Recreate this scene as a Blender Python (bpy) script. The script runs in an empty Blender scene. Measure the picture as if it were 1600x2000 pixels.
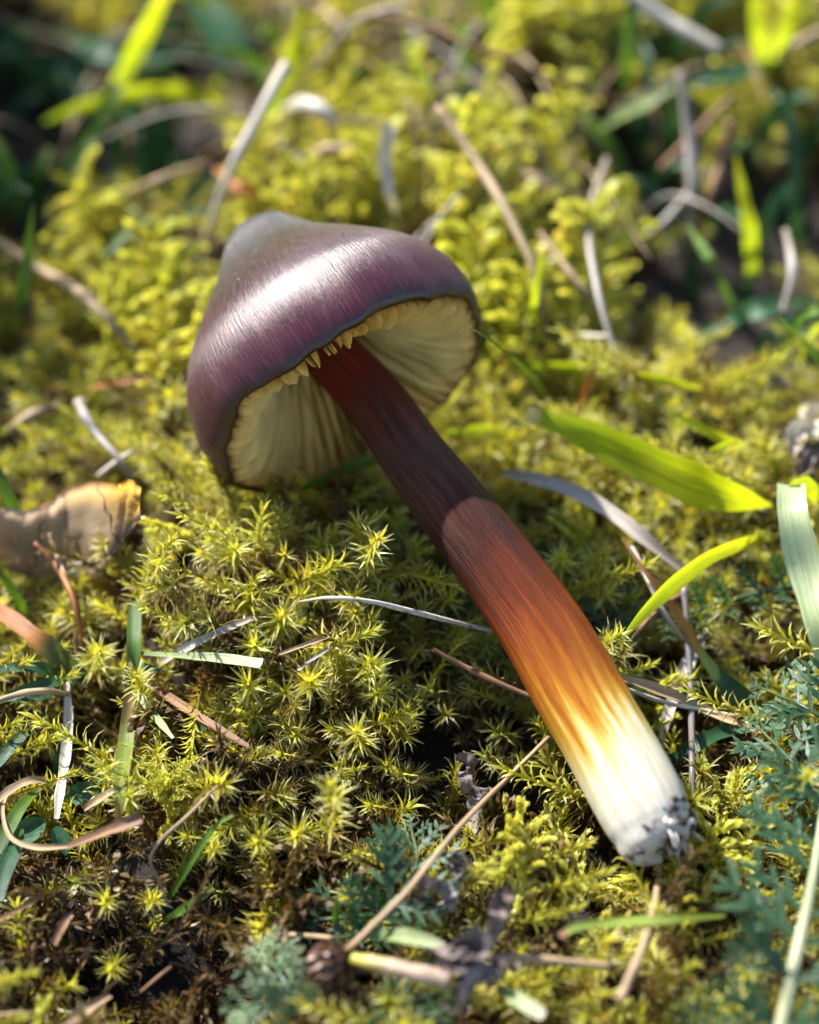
import bpy, math, random
import numpy as np
from mathutils import Vector, Matrix, Quaternion

random.seed(7)
RNG = np.random.default_rng(7)
CM = 0.01                      # everything below is authored in centimetres

# ------------------------------------------------------------------ camera, sky, sun, exposure
scene = bpy.context.scene
COL = scene.collection
S2 = math.sqrt(0.5)
CAM = np.array([0.0, -17.68, 17.68])
FPX = 3450.0                   # focal length in photo pixels (photo is 1600 x 2000)
FWD = np.array([0, S2, -S2]); UPV = np.array([0, S2, S2]); RIGHT = np.array([1.0, 0, 0])

cd = bpy.data.cameras.new('camera')
cam = bpy.data.objects.new('camera', cd); COL.objects.link(cam)
cam.location = CAM * CM
cam.rotation_euler = (math.radians(45), 0, 0)
cd.sensor_fit = 'VERTICAL'; cd.sensor_height = 30.0
cd.lens = 30.0 * FPX / 2000.0
cd.clip_start = 0.005; cd.clip_end = 100
cd.dof.use_dof = True
cd.dof.focus_distance = 0.216
cd.dof.aperture_fstop = 7.4
cd.dof.aperture_blades = 0
scene.camera = cam

SUN_AZ = np.array([-0.72, 0.69]); SUN_AZ /= np.linalg.norm(SUN_AZ)
SUN_EL = math.radians(44)
sun_dir = Vector((SUN_AZ[0]*math.cos(SUN_EL), SUN_AZ[1]*math.cos(SUN_EL), math.sin(SUN_EL)))
world = bpy.data.worlds.new('World'); scene.world = world; world.use_nodes = True
wn = world.node_tree.nodes; wl = world.node_tree.links
sky = wn.new('ShaderNodeTexSky'); sky.sky_type = 'NISHITA'; sky.sun_disc = False
sky.sun_elevation = SUN_EL
sky.sun_rotation = math.atan2(SUN_AZ[0], SUN_AZ[1])
bg = wn['Background']; bg.inputs['Strength'].default_value = 0.105
wl.new(sky.outputs['Color'], bg.inputs['Color'])
ld = bpy.data.lights.new('sun', 'SUN'); ld.energy = 5.0; ld.angle = math.radians(1.2)
ld.color = (1.0, 0.965, 0.91)
sun = bpy.data.objects.new('sun', ld); COL.objects.link(sun)
sun.rotation_euler = sun_dir.to_track_quat('Z', 'Y').to_euler()
sun.location = (-0.5, 0.8, 0.7)

scene.render.engine = 'CYCLES'
scene.cycles.use_denoising = True
scene.cycles.use_adaptive_sampling = True; scene.cycles.adaptive_threshold = 0.02
scene.cycles.max_bounces = 6; scene.cycles.diffuse_bounces = 4
scene.cycles.glossy_bounces = 3; scene.cycles.transmission_bounces = 6
scene.cycles.caustics_reflective = False; scene.cycles.caustics_refractive = False
scene.cycles.sample_clamp_indirect = 4.0
vs = scene.view_settings
vs.view_transform = 'Standard'; vs.look = 'None'; vs.exposure = 1.5; vs.gamma = 1.0

# ------------------------------------------------------------------ helpers
def ray(px, py):
    return FWD + RIGHT * ((px-800)/FPX) + UPV * (-(py-1000)/FPX)
def P(px, py, z=0.0):
    d = ray(px, py); return CAM + d * ((z-CAM[2])/d[2])
def project(p):
    q = np.asarray(p) - CAM; dep = q @ FWD
    return 800 + FPX*(q @ RIGHT)/dep, 1000 - FPX*(q @ UPV)/dep, dep
def unit(v):
    v = np.asarray(v, float); n = np.linalg.norm(v, axis=-1, keepdims=True)
    return v/np.maximum(n, 1e-9)

# value noise for terrain
_tab = RNG.random((64, 64))
def vnoise(x, y):
    x = np.asarray(x, float); y = np.asarray(y, float)
    xi = np.floor(x).astype(int); yi = np.floor(y).astype(int)
    fx = x-xi; fy = y-yi; fx = fx*fx*(3-2*fx); fy = fy*fy*(3-2*fy)
    t = lambda a, b: _tab[a % 64, b % 64]
    return (t(xi, yi)*(1-fx)+t(xi+1, yi)*fx)*(1-fy)+(t(xi, yi+1)*(1-fx)+t(xi+1, yi+1)*fx)*fy

# soil relief, located on the ground plane: (x px, y px, radius cm, height cm)
MOUNDS = [(420,1160,1.5,.95),(640,1230,1.4,.45),(330,1560,.8,.35),(120,1480,1.3,-.9),(230,1900,1.8,-.5),
 (470,1850,1.2,-.6),(930,1440,1.1,-.55),(1420,1340,1.2,-.8),(1400,860,1.5,.65),(1080,960,1.0,.25),
 (1010,1740,.8,.55),(1330,1880,.9,.35),(800,420,2.4,.5),(1050,200,3.0,.7),(300,520,1.8,.45),(130,180,4.2,-1.3),
 (1520,480,2.6,-.8),(120,1130,1.3,-.9),(300,800,1.0,.25),(1230,1640,1.3,-.45),(560,1450,.9,.25),(30,700,1.5,-.5),
 (330,1330,.7,.2),(800,1600,1.0,-.35),(1560,800,1.2,-.7),(700,1000,1.2,-.3)]
_MC = [(P(a, b, 0)[0], P(a, b, 0)[1], r, h) for a, b, r, h in MOUNDS]
def soil(x, y):
    x = np.asarray(x, float); y = np.asarray(y, float)
    z = -0.75 + 0.55*(vnoise(x*.55+7, y*.55+3)-.5) + .40*(vnoise(x*1.3+20, y*1.3+11)-.5)
    for cx, cy, r, h in _MC:
        z = z + h*np.exp(-((x-cx)**2+(y-cy)**2)/(r*r))
    far = np.clip((np.hypot(x, y-2)-26)/30, 0, 1)
    return z*(1-far) + far*(-.7+1.5*(vnoise(x*.05, y*.05)-.5))
def canopy(x, y): return soil(x, y) + 0.8
def on(px, py, dz=0.0):
    z = 0.0
    for _ in range(6):
        p = P(px, py, z); z = .5*z + .5*float(canopy(p[0], p[1])+dz)
    return P(px, py, z)

def catmull(pts, n):
    pts = np.asarray(pts, float)
    if len(pts) == 2: pts = np.array([pts[0], .5*(pts[0]+pts[1]), pts[1]])
    Q = np.vstack([2*pts[0]-pts[1], pts, 2*pts[-1]-pts[-2]])
    m = len(pts)-1; out = []
    for t in np.linspace(0, m, n):
        i = min(int(t), m-1); f = t-i
        a, b, c, d = Q[i:i+4]
        out.append(.5*((2*b)+(-a+c)*f+(2*a-5*b+4*c-d)*f*f+(-a+3*b-3*c+d)*f**3))
    return np.array(out)
def lerp_list(vals, n):
    vals = np.asarray(vals, float)
    return np.interp(np.linspace(0, len(vals)-1, n), np.arange(len(vals)), vals)

def mk_mesh(name, V, F, UV=None, mat=None, smooth=True):
    me = bpy.data.meshes.new(name)
    me.from_pydata((np.asarray(V)*CM).tolist(), [], [tuple(int(i) for i in f) for f in F])
    if UV is not None:
        uvl = me.uv_layers.new(name='UVMap')
        idx = np.empty(len(me.loops), dtype=np.int32); me.loops.foreach_get('vertex_index', idx)
        uvl.data.foreach_set('uv', np.asarray(UV, np.float32)[idx].ravel())
    if mat: me.materials.append(mat)
    if smooth: me.polygons.foreach_set('use_smooth', [True]*len(me.polygons))
    me.update()
    return me
def link(name, me, parent=None, loc=None):
    o = bpy.data.objects.new(name, me); COL.objects.link(o)
    if loc is not None: o.location = Vector(loc)*CM
    if parent is not None: o.parent = parent
    return o
def tag(o, label, cat, group=None):
    o['label'] = label; o['category'] = cat
    if group: o['group'] = group
    return o

def grid_faces(nu, nv, wrap=False):
    F = []
    for j in range(nv-1):
        for i in range(nu if wrap else nu-1):
            a = j*nu+i; b = j*nu+(i+1) % nu
            F.append((a, b, b+nu, a+nu))
    return F
def frames(C, nref):
    T = unit(np.gradient(C, axis=0))
    S = unit(np.cross(T, nref)); N = np.cross(S, T)
    return T, S, N
def ribbon_arrays(C, W, nref, fold=.15, twist=0.0, across=5, curl=0.0):
    """thin leaf blade along centre line C, width W, slight V fold"""
    n = len(C); T, S, N = frames(C, nref)
    tw = np.linspace(-.5, .5, n)*twist if np.isscalar(twist) else np.asarray(twist)
    Sx = S*np.cos(tw)[:, None]+N*np.sin(tw)[:, None]; Nx = -S*np.sin(tw)[:, None]+N*np.cos(tw)[:, None]
    u = np.linspace(-1, 1, across); V = []; UV = []
    for k in range(n):
        for a in u:
            V.append(C[k]+Sx[k]*(W[k]/2*a)+Nx[k]*(W[k]/2*(fold*abs(a)+curl*a*a)))
            UV.append(((a+1)/2, k/(n-1)))
    return np.array(V), grid_faces(across, n), np.array(UV)
def tube_arrays(C, R, sides=8, nref=None, flat=1.0, wob=0.0, cap=True):
    n = len(C); T, S, N = frames(C, np.array([.13, -.7, .7]) if nref is None else nref)
    V = []; UV = []
    for k in range(n):
        for i in range(sides):
            a = 2*math.pi*i/sides
            r = R[k]*(1+wob*math.sin(3*a+k*.9)+wob*math.sin(k*1.7+a))
            V.append(C[k]+S[k]*(r*math.cos(a))+N[k]*(r*flat*math.sin(a))); UV.append((i/sides, k/(n-1)))
    F = grid_faces(sides, n, True)
    if cap:
        F.append(tuple(range(sides-1, -1, -1))); F.append(tuple(range((n-1)*sides, n*sides)))
    return np.array(V), F, np.array(UV)
def join_arrays(parts):
    V = []; F = []; U = []; o = 0
    for v, f, u in parts:
        V.append(v); U.append(u); F += [tuple(i+o for i in q) for q in f]; o += len(v)
    return np.vstack(V), F, np.vstack(U)

# ------------------------------------------------------------------ materials
def new_mat(name):
    m = bpy.data.materials.new(name); m.use_nodes = True
    nt = m.node_tree; nt.nodes.clear()
    return m, nt, nt.nodes, nt.links
def N_(nodes, t, **kw):
    n = nodes.new(t)
    for k, v in kw.items():
        if hasattr(n, k): setattr(n, k, v)
        else: n.inputs[k].default_value = v
    return n
def rgba(c): return (c[0], c[1], c[2], 1)
def ramp(nodes, stops, interp='LINEAR'):
    r = nodes.new('ShaderNodeValToRGB'); cr = r.color_ramp; cr.interpolation = interp
    while len(cr.elements) < len(stops): cr.elements.new(.5)
    for e, (p, c) in zip(cr.elements, stops):
        e.position = p; e.color = rgba(c)
    return r
def mixc(nodes, links, fac, a, b, mode='MIX'):
    m = nodes.new('ShaderNodeMix'); m.data_type = 'RGBA'; m.blend_type = mode
    for i, v in ((0, fac), (6, a), (7, b)):
        if isinstance(v, bpy.types.NodeSocket): links.new(v, m.inputs[i])
        else: m.inputs[i].default_value = v if i == 0 else rgba(v)
    return m.outputs[2]
def uv_scaled(nodes, links, sx, sy, objrand=True):
    tc = nodes.new('ShaderNodeUVMap'); mp = nodes.new('ShaderNodeMapping')
    mp.inputs['Scale'].default_value = (sx, sy, 1); links.new(tc.outputs[0], mp.inputs[0])
    if objrand:
        oi = nodes.new('ShaderNodeObjectInfo'); ml = nodes.new('ShaderNodeMath'); ml.operation = 'MULTIPLY'
        ml.inputs[1].default_value = 37; links.new(oi.outputs['Random'], ml.inputs[0])
        cb = nodes.new('ShaderNodeCombineXYZ')
        for k in range(3): links.new(ml.outputs[0], cb.inputs[k])
        links.new(cb.outputs[0], mp.inputs['Location'])
    return mp.outputs[0]

def leaf_mat(name, stops, trans=.45, rough=.45, spec=.35, veins=26, vein_depth=.35, spots=None, tcol=None, corner=None):
    """blade of grass / dry leaf: colour ramp along its length, length-wise veins, light through it"""
    m, nt, nd, lk = new_mat(name)
    uv = nd.new('ShaderNodeUVMap'); sp = nd.new('ShaderNodeSeparateXYZ'); lk.new(uv.outputs[0], sp.inputs[0])
    rp = ramp(nd, stops); lk.new(sp.outputs[1], rp.inputs[0])
    nz = N_(nd, 'ShaderNodeTexNoise', Scale=1.0, Detail=4.0); lk.new(uv_scaled(nd, lk, veins, 2.2), nz.inputs['Vector'])
    fr = ramp(nd, [(.3, (1-vein_depth,)*3), (.7, (1+vein_depth*.6,)*3)]); lk.new(nz.outputs[0], fr.inputs[0])
    col = mixc(nd, lk, 1.0, rp.outputs[0], fr.outputs[0], 'MULTIPLY')
    nz2 = N_(nd, 'ShaderNodeTexNoise', Scale=1.0, Detail=3.0); lk.new(uv_scaled(nd, lk, 1.5, 5), nz2.inputs['Vector'])
    f2 = ramp(nd, [(.3, (.72,.72,.70)), (.7, (1.15,1.12,1.1))]); lk.new(nz2.outputs[0], f2.inputs[0])
    col = mixc(nd, lk, 1.0, col, f2.outputs[0], 'MULTIPLY')
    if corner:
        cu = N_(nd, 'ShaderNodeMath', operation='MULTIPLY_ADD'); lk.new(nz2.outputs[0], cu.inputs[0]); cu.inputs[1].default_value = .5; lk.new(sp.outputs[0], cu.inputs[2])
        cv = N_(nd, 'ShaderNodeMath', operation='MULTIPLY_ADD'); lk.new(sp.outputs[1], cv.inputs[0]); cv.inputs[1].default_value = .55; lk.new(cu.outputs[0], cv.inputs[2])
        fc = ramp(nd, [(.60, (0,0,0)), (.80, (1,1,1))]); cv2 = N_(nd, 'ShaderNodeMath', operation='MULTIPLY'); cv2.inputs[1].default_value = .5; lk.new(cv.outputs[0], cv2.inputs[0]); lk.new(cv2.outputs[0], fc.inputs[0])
        col = mixc(nd, lk, fc.outputs[0], col, corner)  # blends the corner colour in towards one corner of the sheet
    if spots:
        nz3 = N_(nd, 'ShaderNodeTexNoise', Scale=1.0, Detail=2.0); lk.new(uv_scaled(nd, lk, 5, 30), nz3.inputs['Vector'])
        f3 = ramp(nd, [(.60, (0,0,0)), (.68, (1,1,1))]); lk.new(nz3.outputs[0], f3.inputs[0])
        col = mixc(nd, lk, f3.outputs[0], col, spots)
    pb = N_(nd, 'ShaderNodeBsdfPrincipled', Roughness=rough); pb.inputs['Specular IOR Level'].default_value = spec
    lk.new(col, pb.inputs['Base Color'])
    bp = N_(nd, 'ShaderNodeBump', Strength=.5, Distance=.0002); lk.new(nz.outputs[0], bp.inputs['Height']); lk.new(bp.outputs[0], pb.inputs['Normal'])
    out = nd.new('ShaderNodeOutputMaterial')
    if trans > 0:
        tb = nd.new('ShaderNodeBsdfTranslucent')
        tc = mixc(nd, lk, 1.0, col, tcol or (1.25, 1.2, .7), 'MULTIPLY')
        lk.new(tc, tb.inputs[0]); mx = nd.new('ShaderNodeMixShader'); mx.inputs[0].default_value = trans
        lk.new(pb.outputs[0], mx.inputs[1]); lk.new(tb.outputs[0], mx.inputs[2]); lk.new(mx.outputs[0], out.inputs[0])
    else: lk.new(pb.outputs[0], out.inputs[0])
    return m

def moss_mat(name, base, tip, alt, brown, alt_amt=.5, brown_amt=.3, trans=.42):
    m, nt, nd, lk = new_mat(name)
    uv = nd.new('ShaderNodeUVMap'); sp = nd.new('ShaderNodeSeparateXYZ'); lk.new(uv.outputs[0], sp.inputs[0])
    rp = ramp(nd, [(0, tuple(c*.8 for c in base)), (.45, base), (1, tip)]); lk.new(sp.outputs[1], rp.inputs[0])
    oi = nd.new('ShaderNodeObjectInfo')
    geo = nd.new('ShaderNodeNewGeometry')
    nz = N_(nd, 'ShaderNodeTexNoise', Scale=62.0, Detail=2.0); lk.new(geo.outputs['Position'], nz.inputs['Vector'])
    ad = N_(nd, 'ShaderNodeMath', operation='MULTIPLY_ADD'); ad.inputs[1].default_value = .45; lk.new(oi.outputs['Random'], ad.inputs[0]); lk.new(nz.outputs[0], ad.inputs[2])
    f1 = ramp(nd, [(.45, (0,)*3), (.95, (alt_amt,)*3)]); lk.new(ad.outputs[0], f1.inputs[0])
    col = mixc(nd, lk, f1.outputs[0], rp.outputs[0], alt)
    # brown, dying leaves: lower down on the shoot (stem coordinate is stored in U)
    nz2 = N_(nd, 'ShaderNodeTexNoise', Scale=160.0, Detail=2.0); lk.new(geo.outputs['Position'], nz2.inputs['Vector'])
    ad2 = N_(nd, 'ShaderNodeMath', operation='SUBTRACT'); lk.new(nz2.outputs[0], ad2.inputs[0])
    ml = N_(nd, 'ShaderNodeMath', operation='MULTIPLY_ADD'); lk.new(sp.outputs[0], ml.inputs[0]); ml.inputs[1].default_value = .55; ml.inputs[2].default_value = -.1-brown_amt*.4
    lk.new(ml.outputs[0], ad2.inputs[1])
    f2 = ramp(nd, [(.22, (0,)*3), (.52, (1,)*3)]); lk.new(ad2.outputs[0], f2.inputs[0])
    col = mixc(nd, lk, f2.outputs[0], col, brown)
    pb = N_(nd, 'ShaderNodeBsdfPrincipled', Roughness=.42); pb.inputs['Specular IOR Level'].default_value = .4
    lk.new(col, pb.inputs['Base Color'])
    tb = nd.new('ShaderNodeBsdfTranslucent'); lk.new(mixc(nd, lk, 1.0, col, (1.35, 1.25, .6), 'MULTIPLY'), tb.inputs[0])
    mx = nd.new('ShaderNodeMixShader'); mx.inputs[0].default_value = trans
    lk.new(pb.outputs[0], mx.inputs[1]); lk.new(tb.outputs[0], mx.inputs[2])
    out = nd.new('ShaderNodeOutputMaterial'); lk.new(mx.outputs[0], out.inputs[0])
    return m

M = {}
M['moss'] = moss_mat('moss_yellow_green', (.54,.51,.065), (.90,.86,.50), (.38,.40,.055), (.20,.11,.03), .65, .2, .5)
M['moss_olive'] = moss_mat('moss_olive', (.33,.33,.045), (.66,.64,.32), (.20,.24,.045), (.15,.08,.025), .7, .5, .45)
M['moss_brown'] = moss_mat('moss_brown', (.17,.115,.028), (.36,.28,.11), (.11,.075,.03), (.08,.045,.02), .6, .6, .3)
M['moss_gold'] = moss_mat('moss_gold', (.54,.53,.065), (.85,.82,.42), (.40,.44,.055), (.36,.22,.05), .7, .05, .5)

M['g_lime'] = leaf_mat('grass_lime', [(0,(.22,.31,.02)),(.5,(.33,.40,.015)),(.9,(.33,.38,.015)),(1,(.40,.38,.05))], .62)
M['g_limecut'] = leaf_mat('grass_lime_cut', [(0,(.62,.55,.42)),(.045,(.48,.42,.22)),(.07,(.24,.33,.03)),(.3,(.32,.41,.02)),(.65,(.42,.48,.012)),(1,(.36,.45,.012))], .65, veins=34)
M['g_green'] = leaf_mat('grass_green', [(0,(.06,.13,.02)),(.6,(.11,.22,.02)),(.93,(.16,.26,.03)),(1,(.35,.28,.16))], .45)
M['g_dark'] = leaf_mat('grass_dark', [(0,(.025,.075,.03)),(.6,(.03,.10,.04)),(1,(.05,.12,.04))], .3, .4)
M['g_pale'] = leaf_mat('grass_pale', [(0,(.38,.47,.24)),(.5,(.45,.53,.30)),(1,(.28,.38,.12))], .3, .3, .8)
M['g_palecut'] = leaf_mat('grass_pale_cut', [(0,(.13,.2,.04)),(.4,(.28,.36,.12)),(.93,(.42,.47,.27)),(1,(.62,.5,.42))], .3, .35, .6)
M['g_pink'] = leaf_mat('grass_pink_tip', [(0,(.45,.20,.13)),(.09,(.42,.22,.13)),(.12,(.22,.32,.05)),(.6,(.28,.38,.05)),(1,(.25,.33,.04))], .45)
M['g_browntip'] = leaf_mat('grass_brown_tip', [(0,(.23,.10,.05)),(.3,(.27,.11,.04)),(.5,(.36,.20,.03)),(.6,(.12,.17,.04)),(.75,(.03,.10,.035)),(1,(.03,.09,.03))], .35)
M['g_orange'] = leaf_mat('grass_orange_tip', [(0,(.40,.15,.03)),(.45,(.36,.15,.04)),(.58,(.10,.13,.04)),(1,(.03,.09,.04))], .35)
M['g_stem'] = leaf_mat('grass_stem_mottled', [(0,(.05,.12,.03)),(.3,(.09,.17,.03)),(.42,(.26,.17,.08)),(.6,(.16,.22,.04)),(.85,(.18,.22,.04)),(1,(.38,.18,.06))], .25, spots=(.2,.08,.05))
M['dry_white'] = leaf_mat('straw_white', [(0,(.50,.44,.36)),(.5,(.62,.57,.50)),(1,(.52,.45,.36))], .12, .5, .3, veins=14)
M['dry_tan'] = leaf_mat('straw_tan', [(0,(.34,.23,.13)),(.5,(.42,.31,.19)),(1,(.36,.25,.14))], .12, .55, .25, veins=14)
M['dry_grey'] = leaf_mat('straw_grey', [(0,(.34,.30,.27)),(.5,(.43,.40,.37)),(1,(.34,.27,.22))], .12, .5, .3, veins=16)
M['dry_brown'] = leaf_mat('straw_brown', [(0,(.20,.11,.06)),(.5,(.25,.14,.075)),(1,(.18,.10,.06))], .1, .55, .25, veins=12)
M['dry_orange'] = leaf_mat('straw_orange', [(0,(.42,.17,.05)),(.5,(.36,.14,.045)),(1,(.24,.10,.05))], .2, .5, .25, veins=12)
M['dry_speckled'] = leaf_mat('straw_speckled', [(0,(.42,.34,.22)),(.5,(.50,.46,.40)),(1,(.46,.40,.33))], .05, .5, .3, veins=6, spots=(.1,.07,.05))
M['dry_blue'] = leaf_mat('stalk_blue_grey', [(0,(.16,.12,.11)),(.4,(.12,.13,.15)),(.7,(.14,.11,.10)),(1,(.16,.15,.16))], 0, .4, .4, veins=3, spots=(.06,.09,.14))
M['stem_pink'] = leaf_mat('stem_pink', [(0,(.42,.40,.05)),(.25,(.45,.36,.08)),(.5,(.55,.40,.28)),(1,(.52,.38,.30))], .15, .4, .4, veins=8, vein_depth=.45)
M['yarrow'] = leaf_mat('yarrow_green', [(0,(.04,.09,.035)),(.6,(.04,.10,.04)),(1,(.13,.18,.08))], .35, .38, .5, veins=6, vein_depth=.25, tcol=(.9,1.3,.7))
M['yarrow_pale'] = leaf_mat('yarrow_pale', [(0,(.10,.18,.08)),(.6,(.17,.25,.12)),(1,(.40,.44,.28))], .25, .45, .5, veins=6, vein_depth=.3)
M['yarrow_rachis'] = leaf_mat('yarrow_rachis', [(0,(.40,.42,.24)),(.5,(.34,.38,.22)),(1,(.14,.22,.12))], .1, .45, .4, veins=4, vein_depth=.2)
M['round_leaf'] = leaf_mat('round_leaf_green', [(0,(.04,.13,.06)),(1,(.06,.16,.08))], .3, .5, .3, veins=5, vein_depth=.15)
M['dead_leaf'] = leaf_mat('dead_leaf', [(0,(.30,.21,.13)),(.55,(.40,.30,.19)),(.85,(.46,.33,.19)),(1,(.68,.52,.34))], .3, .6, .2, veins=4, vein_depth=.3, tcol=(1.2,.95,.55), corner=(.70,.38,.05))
M['withered'] = leaf_mat('withered_leaf', [(0,(.12,.085,.075)),(.5,(.20,.165,.16)),(1,(.26,.22,.22))], .05, .6, .2, veins=9, vein_depth=.5)
M['seed'] = leaf_mat('seed_scale', [(0,(.05,.022,.012)),(.6,(.10,.04,.018)),(1,(.24,.13,.07))], .1, .35, .5, veins=4, vein_depth=.5)

def soil_mat():
    m, nt, nd, lk = new_mat('soil')
    geo = nd.new('ShaderNodeNewGeometry')
    nz = N_(nd, 'ShaderNodeTexNoise', Scale=120.0, Detail=8.0, Roughness=.7); lk.new(geo.outputs['Position'], nz.inputs['Vector'])
    rp = ramp(nd, [(.3, (.008,.005,.003)), (.55, (.02,.013,.008)), (.75, (.05,.032,.018))]); lk.new(nz.outputs[0], rp.inputs[0])
    pb = N_(nd, 'ShaderNodeBsdfPrincipled', Roughness=.9); lk.new(rp.outputs[0], pb.inputs['Base Color'])
    bp = N_(nd, 'ShaderNodeBump', Strength=1.0, Distance=.002); lk.new(nz.outputs[0], bp.inputs['Height']); lk.new(bp.outputs[0], pb.inputs['Normal'])
    out = nd.new('ShaderNodeOutputMaterial'); lk.new(pb.outputs[0], out.inputs[0])
    return m
M['soil'] = soil_mat()

def cap_mat():
    m, nt, nd, lk = new_mat('cap_skin')
    uv = nd.new('ShaderNodeUVMap'); sp = nd.new('ShaderNodeSeparateXYZ'); lk.new(uv.outputs[0], sp.inputs[0])
    base = ramp(nd, [(0,(.042,.038,.039)),(.28,(.046,.038,.036)),(.44,(.042,.025,.022)),(.58,(.036,.012,.010)),(.74,(.044,.003,.006)),(.93,(.046,.002,.006)),(.985,(.034,.003,.004)),(1,(.03,.010,.005))])
    wob = N_(nd, 'ShaderNodeTexNoise', Scale=1.0, Detail=3.0); lk.new(uv_scaled(nd, lk, 14, 5, False), wob.inputs['Vector'])
    a = N_(nd, 'ShaderNodeMath', operation='MULTIPLY_ADD'); lk.new(wob.outputs[0], a.inputs[0]); a.inputs[1].default_value = .13
    b = N_(nd, 'ShaderNodeMath', operation='SUBTRACT'); lk.new(sp.outputs[1], b.inputs[0]); b.inputs[1].default_value = .065
    lk.new(b.outputs[0], a.inputs[2]); lk.new(a.outputs[0], base.inputs[0])
    fib = N_(nd, 'ShaderNodeTexNoise', Scale=1.0, Detail=5.0, Roughness=.65); lk.new(uv_scaled(nd, lk, 480, 11, False), fib.inputs['Vector'])
    fr = ramp(nd, [(.34,(.35,.33,.35)),(.52,(.95,.95,.95)),(.66,(1.9,1.9,1.9)),(.74,(3.0,3.2,3.4))]); lk.new(fib.outputs[0], fr.inputs[0])
    col = mixc(nd, lk, .85, base.outputs[0], fr.outputs[0], 'MULTIPLY')
    pb = N_(nd, 'ShaderNodeBsdfPrincipled', Roughness=.42)
    lk.new(col, pb.inputs['Base Color']); tg = nd.new('ShaderNodeTangent'); tg.direction_type = 'UV_MAP'; lk.new(tg.outputs[0], pb.inputs['Tangent']); pb.inputs['Anisotropic'].default_value = .8
    pb.inputs['Specular IOR Level'].default_value = .65; pb.inputs['Coat Roughness'].default_value = .36
    cw = N_(nd, 'ShaderNodeMapRange'); lk.new(fib.outputs[0], cw.inputs[0]); cw.inputs[1].default_value=.35; cw.inputs[2].default_value=.65; cw.inputs[3].default_value=.0; cw.inputs[4].default_value=.22; lk.new(cw.outputs[0], pb.inputs['Coat Weight'])
    rr = N_(nd, 'ShaderNodeMapRange'); lk.new(fib.outputs[0], rr.inputs[0]); rr.inputs[1].default_value=.3; rr.inputs[2].default_value=.7; rr.inputs[3].default_value=.27; rr.inputs[4].default_value=.42
    lk.new(rr.outputs[0], pb.inputs['Roughness'])
    pb.inputs['Sheen Weight'].default_value = .0; pb.inputs['Sheen Roughness'].default_value = .4
    pb.inputs['Sheen Tint'].default_value = (.75,.8,1,1)
    bp = N_(nd, 'ShaderNodeBump', Strength=.65, Distance=.00027); lk.new(fib.outputs[0], bp.inputs['Height']); lk.new(bp.outputs[0], pb.inputs['Normal'])
    out = nd.new('ShaderNodeOutputMaterial'); lk.new(pb.outputs[0], out.inputs[0])
    return m
M['cap'] = cap_mat()

def gill_mat():
    m, nt, nd, lk = new_mat('gill')
    nz = N_(nd, 'ShaderNodeTexNoise', Scale=1.0, Detail=4.0); lk.new(uv_scaled(nd, lk, 6, 3), nz.inputs['Vector'])
    uv = nd.new('ShaderNodeUVMap'); sp = nd.new('ShaderNodeSeparateXYZ'); lk.new(uv.outputs[0], sp.inputs[0])
    rp = ramp(nd, [(0,(.90,.68,.25)),(.75,(.92,.66,.20)),(.93,(.86,.54,.14)),(1,(.36,.13,.03))]); lk.new(sp.outputs[0], rp.inputs[0])
    f = ramp(nd, [(.3,(.85,.83,.78)),(.7,(1.1,1.1,1.1))]); lk.new(nz.outputs[0], f.inputs[0])
    col = mixc(nd, lk, 1.0, rp.outputs[0], f.outputs[0], 'MULTIPLY')
    pb = N_(nd, 'ShaderNodeBsdfPrincipled', Roughness=.6); lk.new(col, pb.inputs['Base Color']); pb.inputs['Specular IOR Level'].default_value=.25
    tb = nd.new('ShaderNodeBsdfTranslucent'); lk.new(col, tb.inputs[0])
    mx = nd.new('ShaderNodeMixShader'); mx.inputs[0].default_value = .28
    lk.new(pb.outputs[0], mx.inputs[1]); lk.new(tb.outputs[0], mx.inputs[2])
    out = nd.new('ShaderNodeOutputMaterial'); lk.new(mx.outputs[0], out.inputs[0])
    return m
M['gill'] = gill_mat()

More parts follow.
